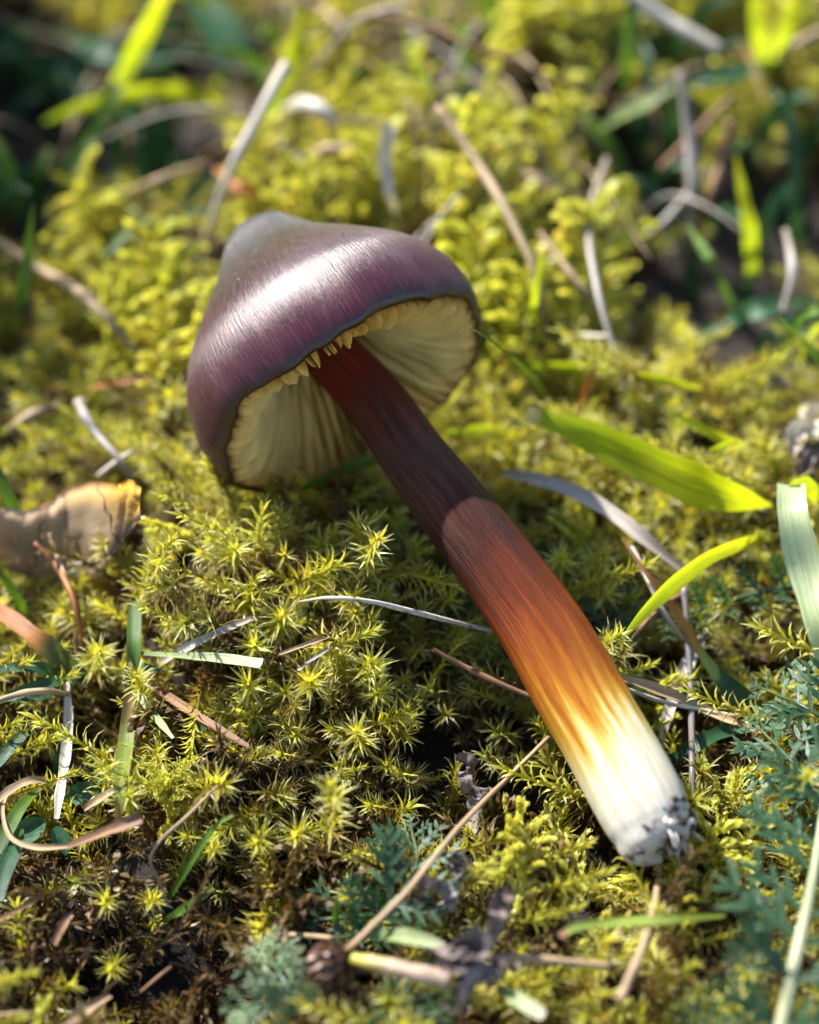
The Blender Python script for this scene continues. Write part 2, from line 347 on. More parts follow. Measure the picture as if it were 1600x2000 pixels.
def stem_mat():
    m, nt, nd, lk = new_mat('mushroom_stem')
    uv = nd.new('ShaderNodeUVMap'); sp = nd.new('ShaderNodeSeparateXYZ'); lk.new(uv.outputs[0], sp.inputs[0])
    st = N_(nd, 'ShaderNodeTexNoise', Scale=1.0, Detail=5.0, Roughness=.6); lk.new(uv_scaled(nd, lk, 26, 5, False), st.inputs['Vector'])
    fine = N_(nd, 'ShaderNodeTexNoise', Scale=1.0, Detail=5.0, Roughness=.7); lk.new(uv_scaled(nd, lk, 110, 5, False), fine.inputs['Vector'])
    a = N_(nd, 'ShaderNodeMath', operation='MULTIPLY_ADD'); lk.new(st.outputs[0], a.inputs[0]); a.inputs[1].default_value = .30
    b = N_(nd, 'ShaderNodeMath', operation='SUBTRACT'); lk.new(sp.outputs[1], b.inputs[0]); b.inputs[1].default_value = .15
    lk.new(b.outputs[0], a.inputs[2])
    base = ramp(nd, [(0,(.20,.024,.009)),(.15,(.20,.025,.010)),(.25,(.14,.036,.020)),(.36,(.085,.036,.026)),(.43,(.060,.020,.014)),(.48,(.036,.010,.006)),(.54,(.040,.008,.004)),(.62,(.095,.016,.003)),(.70,(.17,.034,.003)),(.78,(.28,.085,.005)),(.83,(.40,.19,.014)),(.865,(.52,.38,.10)),(.91,(.58,.52,.34)),(1,(.58,.54,.46))])  # own hues, with the cap shadow countered: paler inside it, darker past its edge
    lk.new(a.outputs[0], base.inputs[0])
    fr = ramp(nd, [(.33,(.25,.22,.22)),(.5,(.95,.95,.95)),(.60,(1.3,1.27,1.25)),(.69,(2.3,2.2,2.0))]); lk.new(fine.outputs[0], fr.inputs[0])
    # the fibres show on the coloured part and fade out on the white base
    fm = N_(nd, 'ShaderNodeMapRange'); lk.new(sp.outputs[1], fm.inputs[0]); fm.inputs[1].default_value=.40; fm.inputs[2].default_value=.80; fm.inputs[3].default_value=.85; fm.inputs[4].default_value=.25
    col = mixc(nd, lk, fm.outputs[0], base.outputs[0], fr.outputs[0], 'MULTIPLY')
    # long uneven darker fibres and scuffs
    lf = N_(nd, 'ShaderNodeTexNoise', Scale=1.0, Detail=6.0, Roughness=.75); lk.new(uv_scaled(nd, lk, 48, 9, False), lf.inputs['Vector'])
    lr = ramp(nd, [(.56,(1,1,1)),(.62,(.42,.36,.34)),(.66,(.30,.25,.24))]); lk.new(lf.outputs[0], lr.inputs[0])
    col = mixc(nd, lk, fm.outputs[0], col, mixc(nd, lk, 1.0, col, lr.outputs[0], 'MULTIPLY'))
    # dirt at the torn end
    dz = N_(nd, 'ShaderNodeTexNoise', Scale=1.0, Detail=5.0); lk.new(nd.new('ShaderNodeNewGeometry').outputs['Position'], dz.inputs['Vector']); dz.inputs['Scale'].default_value = 420.0
    dm = N_(nd, 'ShaderNodeMath', operation='MULTIPLY_ADD'); lk.new(sp.outputs[1], dm.inputs[0]); dm.inputs[1].default_value = 7.0; dm.inputs[2].default_value = -6.72
    dd = N_(nd, 'ShaderNodeMath', operation='ADD'); lk.new(dm.outputs[0], dd.inputs[0]); lk.new(dz.outputs[0], dd.inputs[1])
    df = ramp(nd, [(.86,(0,0,0)),(.98,(1,1,1))]); lk.new(dd.outputs[0], df.inputs[0])
    col = mixc(nd, lk, df.outputs[0], col, (.10,.065,.055))
    pb = N_(nd, 'ShaderNodeBsdfPrincipled', Roughness=.45); lk.new(col, pb.inputs['Base Color']); pb.inputs['Specular IOR Level'].default_value=.12
    pb.inputs['Subsurface Weight'].default_value = .15; pb.inputs['Subsurface Radius'].default_value = (.002,.0008,.0004); pb.inputs['Subsurface Scale'].default_value=1.0
    bp = N_(nd, 'ShaderNodeBump', Strength=.8, Distance=.0005); lk.new(fine.outputs[0], bp.inputs['Height']); lk.new(bp.outputs[0], pb.inputs['Normal'])
    out = nd.new('ShaderNodeOutputMaterial'); lk.new(pb.outputs[0], out.inputs[0])
    return m
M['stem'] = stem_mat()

# ------------------------------------------------------------------ ground
def build_ground():
    a = np.concatenate([-np.geomspace(300, 21, 14), np.linspace(-20, 20, 141), np.geomspace(21, 300, 14)])
    X, Y = np.meshgrid(a, a+2); Z = soil(X, Y) + .12*(vnoise(X*4, Y*4)-.5)
    V = np.stack([X, Y, Z], -1).reshape(-1, 3)
    g = link('ground', mk_mesh('ground', V, grid_faces(len(a), len(a)), None, M['soil']))
    g['kind'] = 'structure'
build_ground()

# ------------------------------------------------------------------ mushroom
RIMC = P(690, 776, 2.25)
_v = unit(ray(690, 776)); _r = unit(np.cross(_v, UPV)); _u = np.cross(_r, _v)
AX = unit((_r*.550 - _u*.835)*.905 - _v*.425)     # from the cap towards the foot of the stem
E1 = unit(np.cross(AX, -_v)); E1 = E1 if E1 @ _r > 0 else -E1     # long axis of the rim ellipse, to the right
E2 = np.cross(E1, AX); E2 = E2 if E2 @ (-_v) > 0 else -E2         # towards the camera
PROF = np.array([(3.02,0.001),(3.01,.19),(2.94,.37),(2.78,.54),(2.53,.71),(2.23,.95),(1.92,1.25),(1.58,1.56),(1.25,1.82),(.92,1.99),(.56,2.07),(.24,2.07),(.04,2.02),(-.035,1.95)])
PIN = np.array([(-.03,1.90),(.04,1.875),(.22,1.86),(.62,1.74),(1.05,1.46),(1.35,1.05),(1.50,.62),(1.56,.25),(1.57,.001)])
RR = np.random.default_rng(3)
_ph = RR.uniform(0, 6.28, 12)
def cap_point(h, r, phi):
    """cap coordinates (height along the axis, radius, angle) -> world, with the cap's uneven rim"""
    w = np.clip((1.1-h)/1.1, 0, 1)**2
    k = 1 + .020*np.sin(2*phi+_ph[0]) + .012*np.sin(3*phi+_ph[1]) + w*(.014*np.sin(7*phi+_ph[2])+.009*np.sin(13*phi+_ph[3])+.005*np.sin(29*phi+_ph[8]))
    hh = h + w*(.050*np.sin(3*phi+_ph[4])+.040*np.sin(5*phi+_ph[5])+.022*np.sin(11*phi+_ph[6])+.012*np.sin(23*phi+_ph[7]))
    lean = np.clip((h-1.6)/1.3, 0, 1)**1.5
    off = E1*.10 + E2*.0
    q = RIMC - np.multiply.outer(hh, AX) + np.multiply.outer(r*k*np.cos(phi), E1) + np.multiply.outer(r*k*np.sin(phi), E2)
    return q + np.multiply.outer(lean, off)
def build_mushroom():
    base_p = P(1275, 1622, .72)
    root = bpy.data.objects.new('mushroom', None); COL.objects.link(root)
    root.empty_display_size = .01
    root.location = Vector((base_p[0], base_p[1], float(soil(base_p[0], base_p[1]))))*CM
    off = np.array(root.location)/CM
    tag(root, 'large mushroom with dark purple conical cap and orange stem lying on the moss', 'mushroom')
    # cap
    nphi = 180
    out = catmull(PROF, 54); inn = catmull(PIN, 26)
    prof = np.vstack([out, inn]); n = len(prof)
    phi = np.linspace(0, 2*np.pi, nphi+1)-np.pi/2      # seam on the far side, away from the light
    V = []; UV = []
    seg = np.concatenate([[0], np.cumsum(np.linalg.norm(np.diff(out, axis=0), axis=1))]); seg /= seg[-1]
    for k in range(n):
        h = np.full(nphi+1, prof[k, 0]); r = np.full(nphi+1, prof[k, 1])
        V.append(cap_point(h, r, phi)); v = seg[k] if k < len(out) else 1.0
        UV.append(np.stack([np.linspace(0, 1, nphi+1), np.full(nphi+1, v)], -1))
    V = np.vstack(V)-off; UV = np.vstack(UV)
    F = grid_faces(nphi+1, n)
    me = mk_mesh('cap', V, F, UV, M['cap'])
    me.materials.append(M['gill'])
    mi = np.zeros(len(F), np.int32); mi[(len(out)+1)*nphi:] = 1
    me.polygons.foreach_set('material_index', mi)
    cap = link('cap', me, root)
    for k in range(16):
        i = RR.integers(14, 50); p = RR.uniform(.3, 2.9)
        q = cap_point(np.array([out[i, 0]]), np.array([out[i, 1]+.01]), np.array([p]))[0]
        Vd = q+unit(RR.normal(size=(8, 3)))*RR.uniform(.008, .02, (8, 1))
        link('grit', mk_mesh('grit', Vd-off, [(0, 1, 2), (0, 2, 3), (0, 3, 4), (1, 5, 2), (2, 6, 3), (3, 7, 4), (5, 6, 2), (6, 7, 3)], None, M['dry_brown'] if k % 3 else M['dry_white']), cap)
    # gills, one mesh each
    NG = 92
    for g in range(NG):
        ph0 = 2*np.pi*g/NG + RR.normal(0, .006)
        kind = g % 4
        r0 = .40 if kind == 0 else (.52+RR.uniform(-.05,.05) if kind == 2 else 1.0+RR.uniform(-.15,.15))
        nr = 22; nd = 5
        t = np.linspace(0, 1, nr)
        r = r0 + (1.895-r0)*t
        hin = np.interp(r, PIN[::-1, 1], PIN[::-1, 0]) + .03
        dep = hin-np.interp(r, [.4,.7,1.0,1.3,1.5,1.7,1.82,1.895], [1.12,.80,.42,.12,-.02,-.09,-.08,-.03])
        if kind: dep = dep*np.clip((r-r0)/.30, 0, 1)**.6*(.99 if kind == 2 else .95)
        dep = dep*(1+.04*RR.normal()) + .030*np.sin(r*RR.uniform(7,13)+RR.uniform(0,6))*t + RR.normal(0,.007,nr)
        dep = np.maximum(dep, .015)
        a1, a2, f1, f2, p1, p2 = RR.uniform(.005,.016), RR.uniform(.003,.009), RR.uniform(3,5), RR.uniform(8,13), RR.uniform(0,6.3), RR.uniform(0,6.3)
        Vg = []; Ug = []
        for j in range(nd):
            s = j/(nd-1)
            h = hin - dep*s
            wig = s*(a1*np.sin(f1*r+p1)+a2*np.sin(f2*r+p2)) + s*s*RR.normal(0,.01)
            Vg.append(cap_point(h, r, ph0 + wig/np.maximum(r,.4)*1.6)); Ug.append(np.stack([(r-.4)/1.5, np.full(nr, s)], -1))
        mid = np.vstack(Vg)
        # thickness: thin blade with two faces
        tang = -math.sin(ph0)*E1 + math.cos(ph0)*E2
        th = np.repeat(np.linspace(.012, .0045, nd), nr)[:, None]
        A = mid + tang*th; B = mid - tang*th
        Fg = grid_faces(nr, nd); m0 = nr*nd
        FB = [tuple(reversed([i+m0 for i in f])) for f in Fg]
        edge = [((nd-1)*nr+i, (nd-1)*nr+i+1, (nd-1)*nr+i+1+m0, (nd-1)*nr+i+m0) for i in range(nr-1)]
        end = [(j*nr, (j+1)*nr, (j+1)*nr+m0, j*nr+m0) for j in range(nd-1)]
        U = np.vstack(Ug)
        link('gill', mk_mesh('gill', np.vstack([A, B])-off, Fg+FB+edge+end, np.vstack([U, U]), M['gill']), cap)
    # stem
    pix = [(726,775,2.20),(815,900,2.05),(893,1000,1.88),(1041,1200,1.52),(1128,1350,1.25),(1187,1450,1.07),(1241,1550,.88),(1275,1622,.74)]
    pts = [RIMC-AX*1.60+E1*.0, RIMC-AX*.85+E1*.05] + [P(*q) for q in pix]
    C = catmull(pts, 120)
    R = np.interp(np.linspace(0, 1, 120), [0,.12,.2,.32,.42,.60,.75,.86,.92,.97,1], [.38,.38,.40,.435,.475,.52,.525,.53,.52,.495,.46])
    # the stem's cap end is dark: arc-length coordinate
    sl = np.concatenate([[0], np.cumsum(np.linalg.norm(np.diff(C, axis=0), axis=1))]); sl /= sl[-1]
    sides = 64; T, Sx, Nx = frames(C, np.array([0, -S2, S2]))
    V = []; UV = []
    ang = np.linspace(0, 2*np.pi, sides+1)-np.pi/2     # seam underneath
    for k in range(120):
        rr = R[k]*(1+.05*(vnoise(ang*1.3+9+5*np.cos(ang), np.full(sides+1, sl[k]*9))-.5)*min(1, (sides+1))+.012*np.sin(3*ang+1+sl[k]*4)+.008*np.sin(9*ang+sl[k]*3)+.006*np.sin(17*ang+2+sl[k]*2))
        if 62 < k < 88:        # the split skin on the right flank
            rr = rr*(1+.05*math.sin((k-62)/26*math.pi)**.7*np.exp(-((ang-3.0)/.30)**2)*(1 if (k % 9) else .6))
        V.append(C[k]+np.outer(rr*np.cos(ang), Sx[k])+np.outer(rr*np.sin(ang), Nx[k]))
        UV.append(np.stack([np.linspace(0, 1, sides+1), np.full(sides+1, sl[k])], -1))
    # rounded, lumpy broken foot
    for j in range(1, 9):
        f = j/8; rr = R[-1]*math.cos(f*math.pi/2*.985)**.6
        lump = 1+f*(.10*np.sin(3*ang+.5)+.07*np.sin(5*ang+2)+.04*np.sin(8*ang))
        V.append(C[-1]+T[-1]*(.30*math.sin(f*math.pi/2)*1.0)+np.outer(rr*lump*np.cos(ang), Sx[-1])+np.outer(rr*lump*np.sin(ang), Nx[-1])
                 + np.outer(.05*f*np.sin(2*ang+1)+.03*f*np.sin(5*ang), T[-1]))
        UV.append(np.stack([np.linspace(0, 1, sides+1), np.full(sides+1, 1.0)], -1))
    V = np.vstack(V)
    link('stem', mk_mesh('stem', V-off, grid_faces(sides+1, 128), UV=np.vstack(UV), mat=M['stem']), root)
    # soil and root bits clinging to the foot
    dirt, nt, nd, lk = new_mat('foot_soil')
    nz = N_(nd, 'ShaderNodeTexNoise', Scale=900.0, Detail=4.0)
    rp = ramp(nd, [(.35,(.02,.014,.014)),(.55,(.07,.045,.035)),(.72,(.16,.15,.17))]); lk.new(nz.outputs[0], rp.inputs[0])
    pb = N_(nd, 'ShaderNodeBsdfPrincipled', Roughness=.65); lk.new(rp.outputs[0], pb.inputs['Base Color'])
    lk.new(pb.outputs[0], nd.new('ShaderNodeOutputMaterial').inputs[0])
    myc, nt, nd, lk = new_mat('foot_mycelium')
    pb = N_(nd, 'ShaderNodeBsdfPrincipled', Roughness=.8); pb.inputs['Base Color'].default_value = (.66,.64,.60,1); lk.new(pb.outputs[0], nd.new('ShaderNodeOutputMaterial').inputs[0])
    rr = np.random.default_rng(11)
    def foot_pt(f, a):
        d = Sx[-1]*math.cos(a)+Nx[-1]*math.sin(a)
        if f < 0: return C[-1]+T[-1]*f+d*R[int(119+f*8)]*.99, d
        return C[-1]+T[-1]*.30*math.sin(f*math.pi/2)+d*R[-1]*math.cos(f*math.pi/2*.98)**.6, unit(d*(1-f)+T[-1]*f)
    for k in range(85):
        a = rr.normal(2.55, .75); f = rr.uniform(-.22, .85) if k % 3 else rr.normal(.12, .12)
        q, d = foot_pt(max(-.5, min(.95, f)), a)
        s = rr.uniform(.010, .032) if k % 7 else rr.uniform(.035, .065)
        n1, n2 = 6, 5; Vd = []; st = unit(rr.normal(size=3))
        for j in range(n2):
            th = math.pi*j/(n2-1)
            for i in range(n1):
                p2 = 2*math.pi*i/n1; w = s*(.5+.9*rr.random())
                e = np.array([math.sin(th)*math.cos(p2), math.sin(th)*math.sin(p2), math.cos(th)])*w
                Vd.append(q+e+st*(e @ st)*.9)
        white = k % 9 == 0
        link('mycelium_tuft' if white else 'soil_crumb', mk_mesh('soil_crumb', np.array(Vd)-off, grid_faces(n1, n2, True), None, myc if white else dirt), root)
    for k in range(16):        # hair roots and white threads
        q, d = foot_pt(rr.uniform(.2, .9), rr.uniform(1.8, 3.6)); ln = rr.uniform(.12, .28)
        td = unit(T[-1]*.8+d*.5+rr.normal(size=3)*.4-np.array([0, 0, .5]))
        Cc = catmull([q-td*.03, q+td*ln*.5+rr.normal(0, .02, 3), q+td*ln], 8)
        v, f_, u = tube_arrays(Cc, np.linspace(.010, .004, 8), 5)
        link('root_hair', mk_mesh('root_hair', v-off, f_, u, M['dry_brown'] if k % 2 else myc), root)
    return C, R
STEM_C, STEM_R = build_mushroom()

def in_mushroom(p, pad=.06):
    d = np.linalg.norm(STEM_C[20:]-p, axis=1)-STEM_R[20:]
    if d.min() < pad: return True
    q = p-RIMC; h = -(q @ AX); r = np.linalg.norm(q+AX*h)
    if h < -.05 or h > 3.0: return False
    if h < .35 and r < 1.75: return False
    return r < np.interp(h, PROF[::-1, 0], PROF[::-1, 1])+.08

# ------------------------------------------------------------------ moss
def moss_shoot_arrays(seed, nl=88, leaf=.26, bare=.10, stemlen=1.0, bend=.45, squar=1.15, width=.031):
    """springy turf moss: a bent stem clothed in slender leaves that curve outwards, starry at the tip"""
    r = np.random.default_rng(seed)
    ba = r.uniform(0, 6.28); bd = np.array([math.cos(ba), math.sin(ba), 0])
    bd2 = np.array([math.cos(ba+1.7), math.sin(ba+1.7), 0])
    tt = np.linspace(0, 1, 9)[:, None]
    C = np.array([0, 0, 1.0])*tt*stemlen + bd*(bend*tt**2*stemlen) + bd2*(.10*np.sin(tt*5+ba))
    C[0] = 0
    parts = []
    v, f, u = tube_arrays(C, np.linspace(.028, .016, 9), 4, nref=np.array([.9, .1, .1]), cap=False)
    u = np.stack([u[:, 1], np.full(len(u), .1)], -1); parts.append((v, f, u))
    T = unit(np.gradient(C, axis=0)); V = []; F = []; U = []
    for i in range(nl):
        s = bare+(1-bare)*((i+.5)/nl)**.85
        k = s*8; j = min(int(k), 7); c = C[j]+(C[j+1]-C[j])*(k-j); ax = unit(T[j]*(1-(k-j))+T[j+1]*(k-j))
        e1 = unit(np.cross(ax, [.3, .9, .2])); e2 = np.cross(ax, e1)
        an = i*2.39996+r.normal(0, .25); rad = e1*math.cos(an)+e2*math.sin(an); tan = np.cross(ax, rad)
        L = leaf*r.uniform(.75, 1.2)*(1.0 if s < .93 else .8)
        spread = np.interp(s, [0, .6, .9, 1.0], [1.05, 1.0, .8, .25])*squar+r.normal(0, .12)
        rec = r.uniform(.5, 1.3)*squar
        p = c+rad*.012; w0 = width*r.uniform(.8, 1.2)
        ang = spread*.75; b0 = len(V)
        side = tan*math.cos(.3)+ax*r.normal(0, .25)
        for q, (fr, wf) in enumerate(((0, .8), (.33, 1.0), (.66, .5), (1, 0))):
            if q: 
                d = ax*math.cos(ang)+rad*math.sin(ang); p = p+d*(L/3); ang += rec*.38
            if wf > 0:
                V += [p-side*w0*wf/2, p+side*w0*wf/2]; U += [(s, fr), (s, fr)]
            else: V.append(p); U.append((s, 1))
        F += [(b0, b0+1, b0+3, b0+2), (b0+2, b0+3, b0+5, b0+4), (b0+4, b0+5, b0+6)]
    parts.append((np.array(V), F, np.array(U)))
    return join_arrays(parts)
def feather_shoot_arrays(seed, nb=11, bl=.48, droop=.4, fan=1.0, thick=.035):
    """feather moss: stem with side branches, each a string of small overlapping scale leaves"""
    r = np.random.default_rng(seed); parts = []
    ba = r.uniform(0, 6.28); bd = np.array([math.cos(ba), math.sin(ba), 0])
    tt = np.linspace(0, 1, 9)[:, None]
    C = np.array([0, 0, 1.0])*tt+bd*.35*tt**2
    T = unit(np.gradient(C, axis=0))
    def clothed(Cb, rad0, n):
        Tb = unit(np.gradient(Cb, axis=0)); V = []; F = []; U = []
        v, f, u = tube_arrays(Cb, np.linspace(rad0*.6, rad0*.2, len(Cb)), 4, nref=np.array([.3, .2, .93]), cap=False)
        parts.append((v, f, np.stack([np.full(len(u), .7), np.full(len(u), .2)], -1)))
        for i in range(n):
            s = (i+.3)/n; k = s*(len(Cb)-1); j = min(int(k), len(Cb)-2); c = Cb[j]+(Cb[j+1]-Cb[j])*(k-j); ax = Tb[j]
            e1 = unit(np.cross(ax, [.3, .2, .93])); e2 = np.cross(ax, e1)
            an = i*2.39996; rd = e1*math.cos(an)+e2*math.sin(an); tn = np.cross(ax, rd)
            L = .13*r.uniform(.8, 1.2)*(1-.35*s); w = .075*(1-.4*s); b0 = len(V); k2 = rad0*(1-.5*s)
            p0 = c+rd*k2*.3; p1 = c+ax*L*.5+rd*k2*1.15; p2 = c+ax*L+rd*k2*1.0
            V += [p0-tn*w*.35, p0+tn*w*.35, p1-tn*w*.5, p1+tn*w*.5, p2]; U += [(.8, 0), (.8, 0), (.8, .5), (.8, .5), (.8, 1)]
            F += [(b0, b0+1, b0+3, b0+2), (b0+2, b0+3, b0+4)]
        parts.append((np.array(V), F, np.array(U)))
    clothed(C, thick, 34)
    for b in range(nb):
        s = .22+.74*(b+.5)/nb; k = s*8; j = min(int(k), 7); c = C[j]+(C[j+1]-C[j])*(k-j); ax = T[j]
        an = (0 if b % 2 else math.pi)*fan+ba+r.normal(0, .5)+(1-fan)*b*2.4
        e1 = unit(np.cross(ax, bd+np.array([.01, .02, .9])*.1)); e2 = np.cross(ax, e1)
        rd = e1*math.cos(an)+e2*math.sin(an); L = bl*r.uniform(.7, 1.2)*(1-.45*s)*1.25
        q = np.linspace(0, 1, 6)[:, None]
        Cb = c+(ax*.75+rd*.8)*q*L+np.array([0, 0, -1.0])*droop*L*q**2+r.normal(0, .05, 3)*q
        clothed(Cb, thick*.85, 15)
    return join_arrays(parts)

VAR = {}
def variants(key, mat, fn, n, seed, **kw):
    VAR[key] = []
    for i in range(n):
        v, f, u = fn(seed+i, **kw)
        VAR[key].append(mk_mesh(key+'_shoot', v, f, u, M[mat], smooth=False))
variants('turf', 'moss', moss_shoot_arrays, 6, 100)
creep = VAR['turf']; variants('turf', 'moss', moss_shoot_arrays, 2, 150, stemlen=1.35, leaf=.22, bend=.9, nl=90, width=.030)
VAR['turf'] = creep+VAR['turf']
variants('olive', 'moss_olive', moss_shoot_arrays, 5, 200, nl=72, leaf=.27)
variants('brown', 'moss_brown', moss_shoot_arrays, 4, 300, nl=56, leaf=.22, bend=.6)
variants('feather', 'moss_gold', feather_shoot_arrays, 4, 400)
variants('feather_brown', 'moss_brown', feather_shoot_arrays, 3, 500, nb=14, droop=.8)

def px_gauss(px, py, r):
    c = P(px, py, 0); return (c[0], c[1], r)
BARE = [px_gauss(*q) for q in [(60,160,6.0),(300,90,4.0),(330,220,2.2),(40,380,1.6),(180,360,1.4),(560,330,.8),(900,330,.8),(1230,480,1.0),(1330,250,1.2),(1540,650,1.4),(1250,330,.7),(700,120,.8),(200,1850,.8),(460,1900,.7),(130,1120,1.0),(120,1500,1.0),(920,1450,.8),(1450,1350,1.0),(1580,820,1.0),(1480,400,3.6),(1450,640,2.0),(400,1760,.5),(1250,1700,.5),(560,1840,.5),(130,1040,.9),(1420,1620,.6)]]
BROWN = [px_gauss(*q) for q in [(150,1780,2.3),(450,1880,2.1),(40,1700,1.4),(300,1990,2.0),(80,1950,2.0),(850,1560,.9),(250,1650,.9),(700,1900,1.2),(1150,1850,1.0),(1400,1450,.8),(880,250,.9),(60,1350,1.0)]]
OLIVE = [px_gauss(*q) for q in [(820,1060,1.3),(900,1330,1.2),(1230,1180,1.2),(1330,1500,1.2),(60,1200,1.2),(1420,1250,1.0),(700,1560,.9),(1100,1060,.9),(1500,1750,1.2)]]
GOLD = [px_gauss(*q) for q in [(1040,640,1.0),(950,520,1.2),(1080,1680,.9),(1340,1800,.8),(200,760,1.0),(850,150,2),(1150,120,2),(1080,830,.8)]]
def field(L, x, y):
    f = np.zeros_like(x)
    for cx, cy, r in L: f = np.maximum(f, np.exp(-((x-cx)**2+(y-cy)**2)/(r*r)))
    return f
def quat_zto(d, roll):
    q = Vector((0, 0, 1)).rotation_difference(Vector(d)); return q @ Quaternion((0, 0, 1), roll)

def moss_points():
    pts = []
    r = np.random.default_rng(5)
    def add(x0, x1, y0, y1, sp, inside):
        xs, ys = np.meshgrid(np.arange(x0, x1, sp), np.arange(y0, y1, sp))
        x = xs.ravel()+r.uniform(-.5, .5, xs.size)*sp; y = ys.ravel()+r.uniform(-.5, .5, xs.size)*sp
        px, py, dep = project(np.stack([x, y, soil(x, y)+.5], -1))
        vis = (px > -150) & (px < 1750) & (py > -120) & (py < 2130)
        k = vis if inside else ~vis
        return x[k], y[k], px[k], py[k]
    a = add(-13, 13, -10, 20, .205, True); b = add(-34, 34, -16, 52, .62, False)
    x = np.concatenate([a[0], b[0]]); y = np.concatenate([a[1], b[1]]); px = np.concatenate([a[2], b[2]]); py = np.concatenate([a[3], b[3]])
    bare = field(BARE, x, y)
    keep = r.random(len(x)) > bare*1.05
    scrap = ~keep & (py > 900) & (r.random(len(x)) < .55)      # dead stubs on the bare soil
    keep |= scrap
    # clumps and gaps
    keep &= (vnoise(x*1.1+40, y*1.1+9)*.6+vnoise(x*2.6+3, y*2.6)*.4 > .36) | (r.random(len(x)) < .22)
    keep &= scrap | (py > 640) | (vnoise(x*.8+11, y*.8+50) > .40)
    x, y, px, py, scrap = x[keep], y[keep], px[keep], py[keep], scrap[keep]
    fb, fo, fg = field(BROWN, x, y), field(OLIVE, x, y), field(GOLD, x, y)
    u = r.random(len(x)); kind = np.full(len(x), 'turf', dtype=object)
    kind[u < .10] = 'olive'; kind[(u > .10) & (u < np.where(py < 700, .18, .15))] = 'feather'; kind[(u > .24) & (u < .29)] = 'brown'
    u2 = r.random(len(x))
    kind[u2 < fo*.75] = 'olive'; kind[u2 < fg*np.where(py < 700, .3, .6)] = 'feather'
    kind[u2 < fb*.85] = 'brown'; kind[u2 < fb*.18] = 'feather_brown'; kind[scrap] = 'brown'
    z = soil(x, y)
    n = len(x)
    # shoots lean out from the soil slope and at random
    e = .1; gx = (soil(x+e, y)-soil(x-e, y))/(2*e); gy = (soil(x, y+e)-soil(x, y-e))/(2*e)
    lean = r.normal(0, .75, (n, 2))
    d = np.stack([-gx*.9+lean[:, 0], -gy*.9+lean[:, 1]-.05, np.ones(n)], -1); d = unit(d)
    toc = unit(CAM-np.stack([x, y, z], -1)); al = (np.sum(d*toc, 1) > .86) & (py > 850); d[al, 1] = np.abs(d[al, 1])*.5; d = unit(d)
    ln = r.uniform(.62, 1.22, n)*(.75+.55*vnoise(x*1.6+8, y*1.6+30))
    big = (py < 760) & (kind == 'feather'); ln[big] *= r.uniform(1.5, 2.1, n)[big]
    ln[scrap] *= .6
    out = []
    for i in range(n):
        p = np.array([x[i], y[i], z[i]-.06]); ok = True; L = ln[i]
        if -3.5 < x[i] < 4.5 and -8 < y[i] < 4:
            for tr in range(3):
                if not any(in_mushroom(p+d[i]*L*s) for s in (.5, .8, 1.0, 1.15)): break
                L *= .72
            else: ok = False
        if ok: out.append((p, d[i], L, kind[i], px[i], py[i]))
    return out
PTS = moss_points()

# the shoots that show largest are things of their own, the rest is the carpet
LANDMARKS = [(640,1180,'near the thin white speckled stalk'),(420,1290,'around the pale cut blade'),(250,1400,'beside the mottled grass stem'),
 (130,1250,'by the rusty thin stalk'),(100,1450,'around the hanging pale dry blade'),(210,1700,'around the rounded olive brown tuft'),(370,1750,'by the thin green blades in the dark gap'),
 (330,1540,'around the plump bright rosette'),(560,1720,'by the drooping brown feathery tuft'),(780,1720,'around the teal yarrow leaf'),(650,1890,'around the brown seed head'),
 (330,1900,'along the long pale brown runner'),(930,1880,'around the grey crumpled leaves'),(920,1530,'by the small dark curled leaf'),(1010,1720,'around the tall golden frond'),
 (1250,1690,'below the broken stem foot'),(1300,1830,'along the pink tipped blade'),(1450,1650,'between the stem foot and the big yarrow'),(1350,1400,'around the blue grey stalk'),
 (1350,1190,'around the small lying yarrow'),(1150,1000,'around the broad grey dry blade'),(950,1330,'by the brown straw in the shade'),(800,1100,'in the cap shadow under the dark stem'),
 (480,1080,'on top of the sunlit cushion'),(560,1400,'on the lower edge of the sunlit cushion'),(1550,1250,'under the broad pale blade'),(60,1900,'in the litter by the reddish strip')]
LOOK = {'turf': 'yellow green starry', 'olive': 'dull olive starry', 'brown': 'brown withered', 'feather': 'golden branched', 'feather_brown': 'brown feathery'}
def zone(px, py, kind):
    ph = min(LANDMARKS, key=lambda q: (q[0]-px)**2+(q[1]-py)**2)[2]
    return LOOK[kind]+' moss shoot '+ph, 'moss shoots '+ph
cand = []
for i, (p, d, L, k, px, py) in enumerate(PTS):
    tip = p+d*L; qx, qy, dep = project(tip)
    if 15 < qx < 1585 and 1010 < qy < 1985 and L > .5:
        cand.append((tip[2]-float(canopy(tip[0], tip[1])) + .9*L - .05*dep + .25*random.random(), i))
cand.sort(reverse=True)
HERO = set(i for _, i in cand[:255])
rr = np.random.default_rng(21)
for i in sorted(HERO):
    p, d, L, k, px, py = PTS[i]
    lab, grp = zone(px, py, k)
    me = VAR[k][int(rr.integers(len(VAR[k])))]
    o = link('moss_shoot', me, None, p); o.rotation_mode = 'QUATERNION'
    o.rotation_quaternion = quat_zto(d, rr.uniform(0, 6.28)); s = L*rr.uniform(1.0, 1.12); o.scale = (s, s, s)
    tag(o, lab, 'moss', grp)

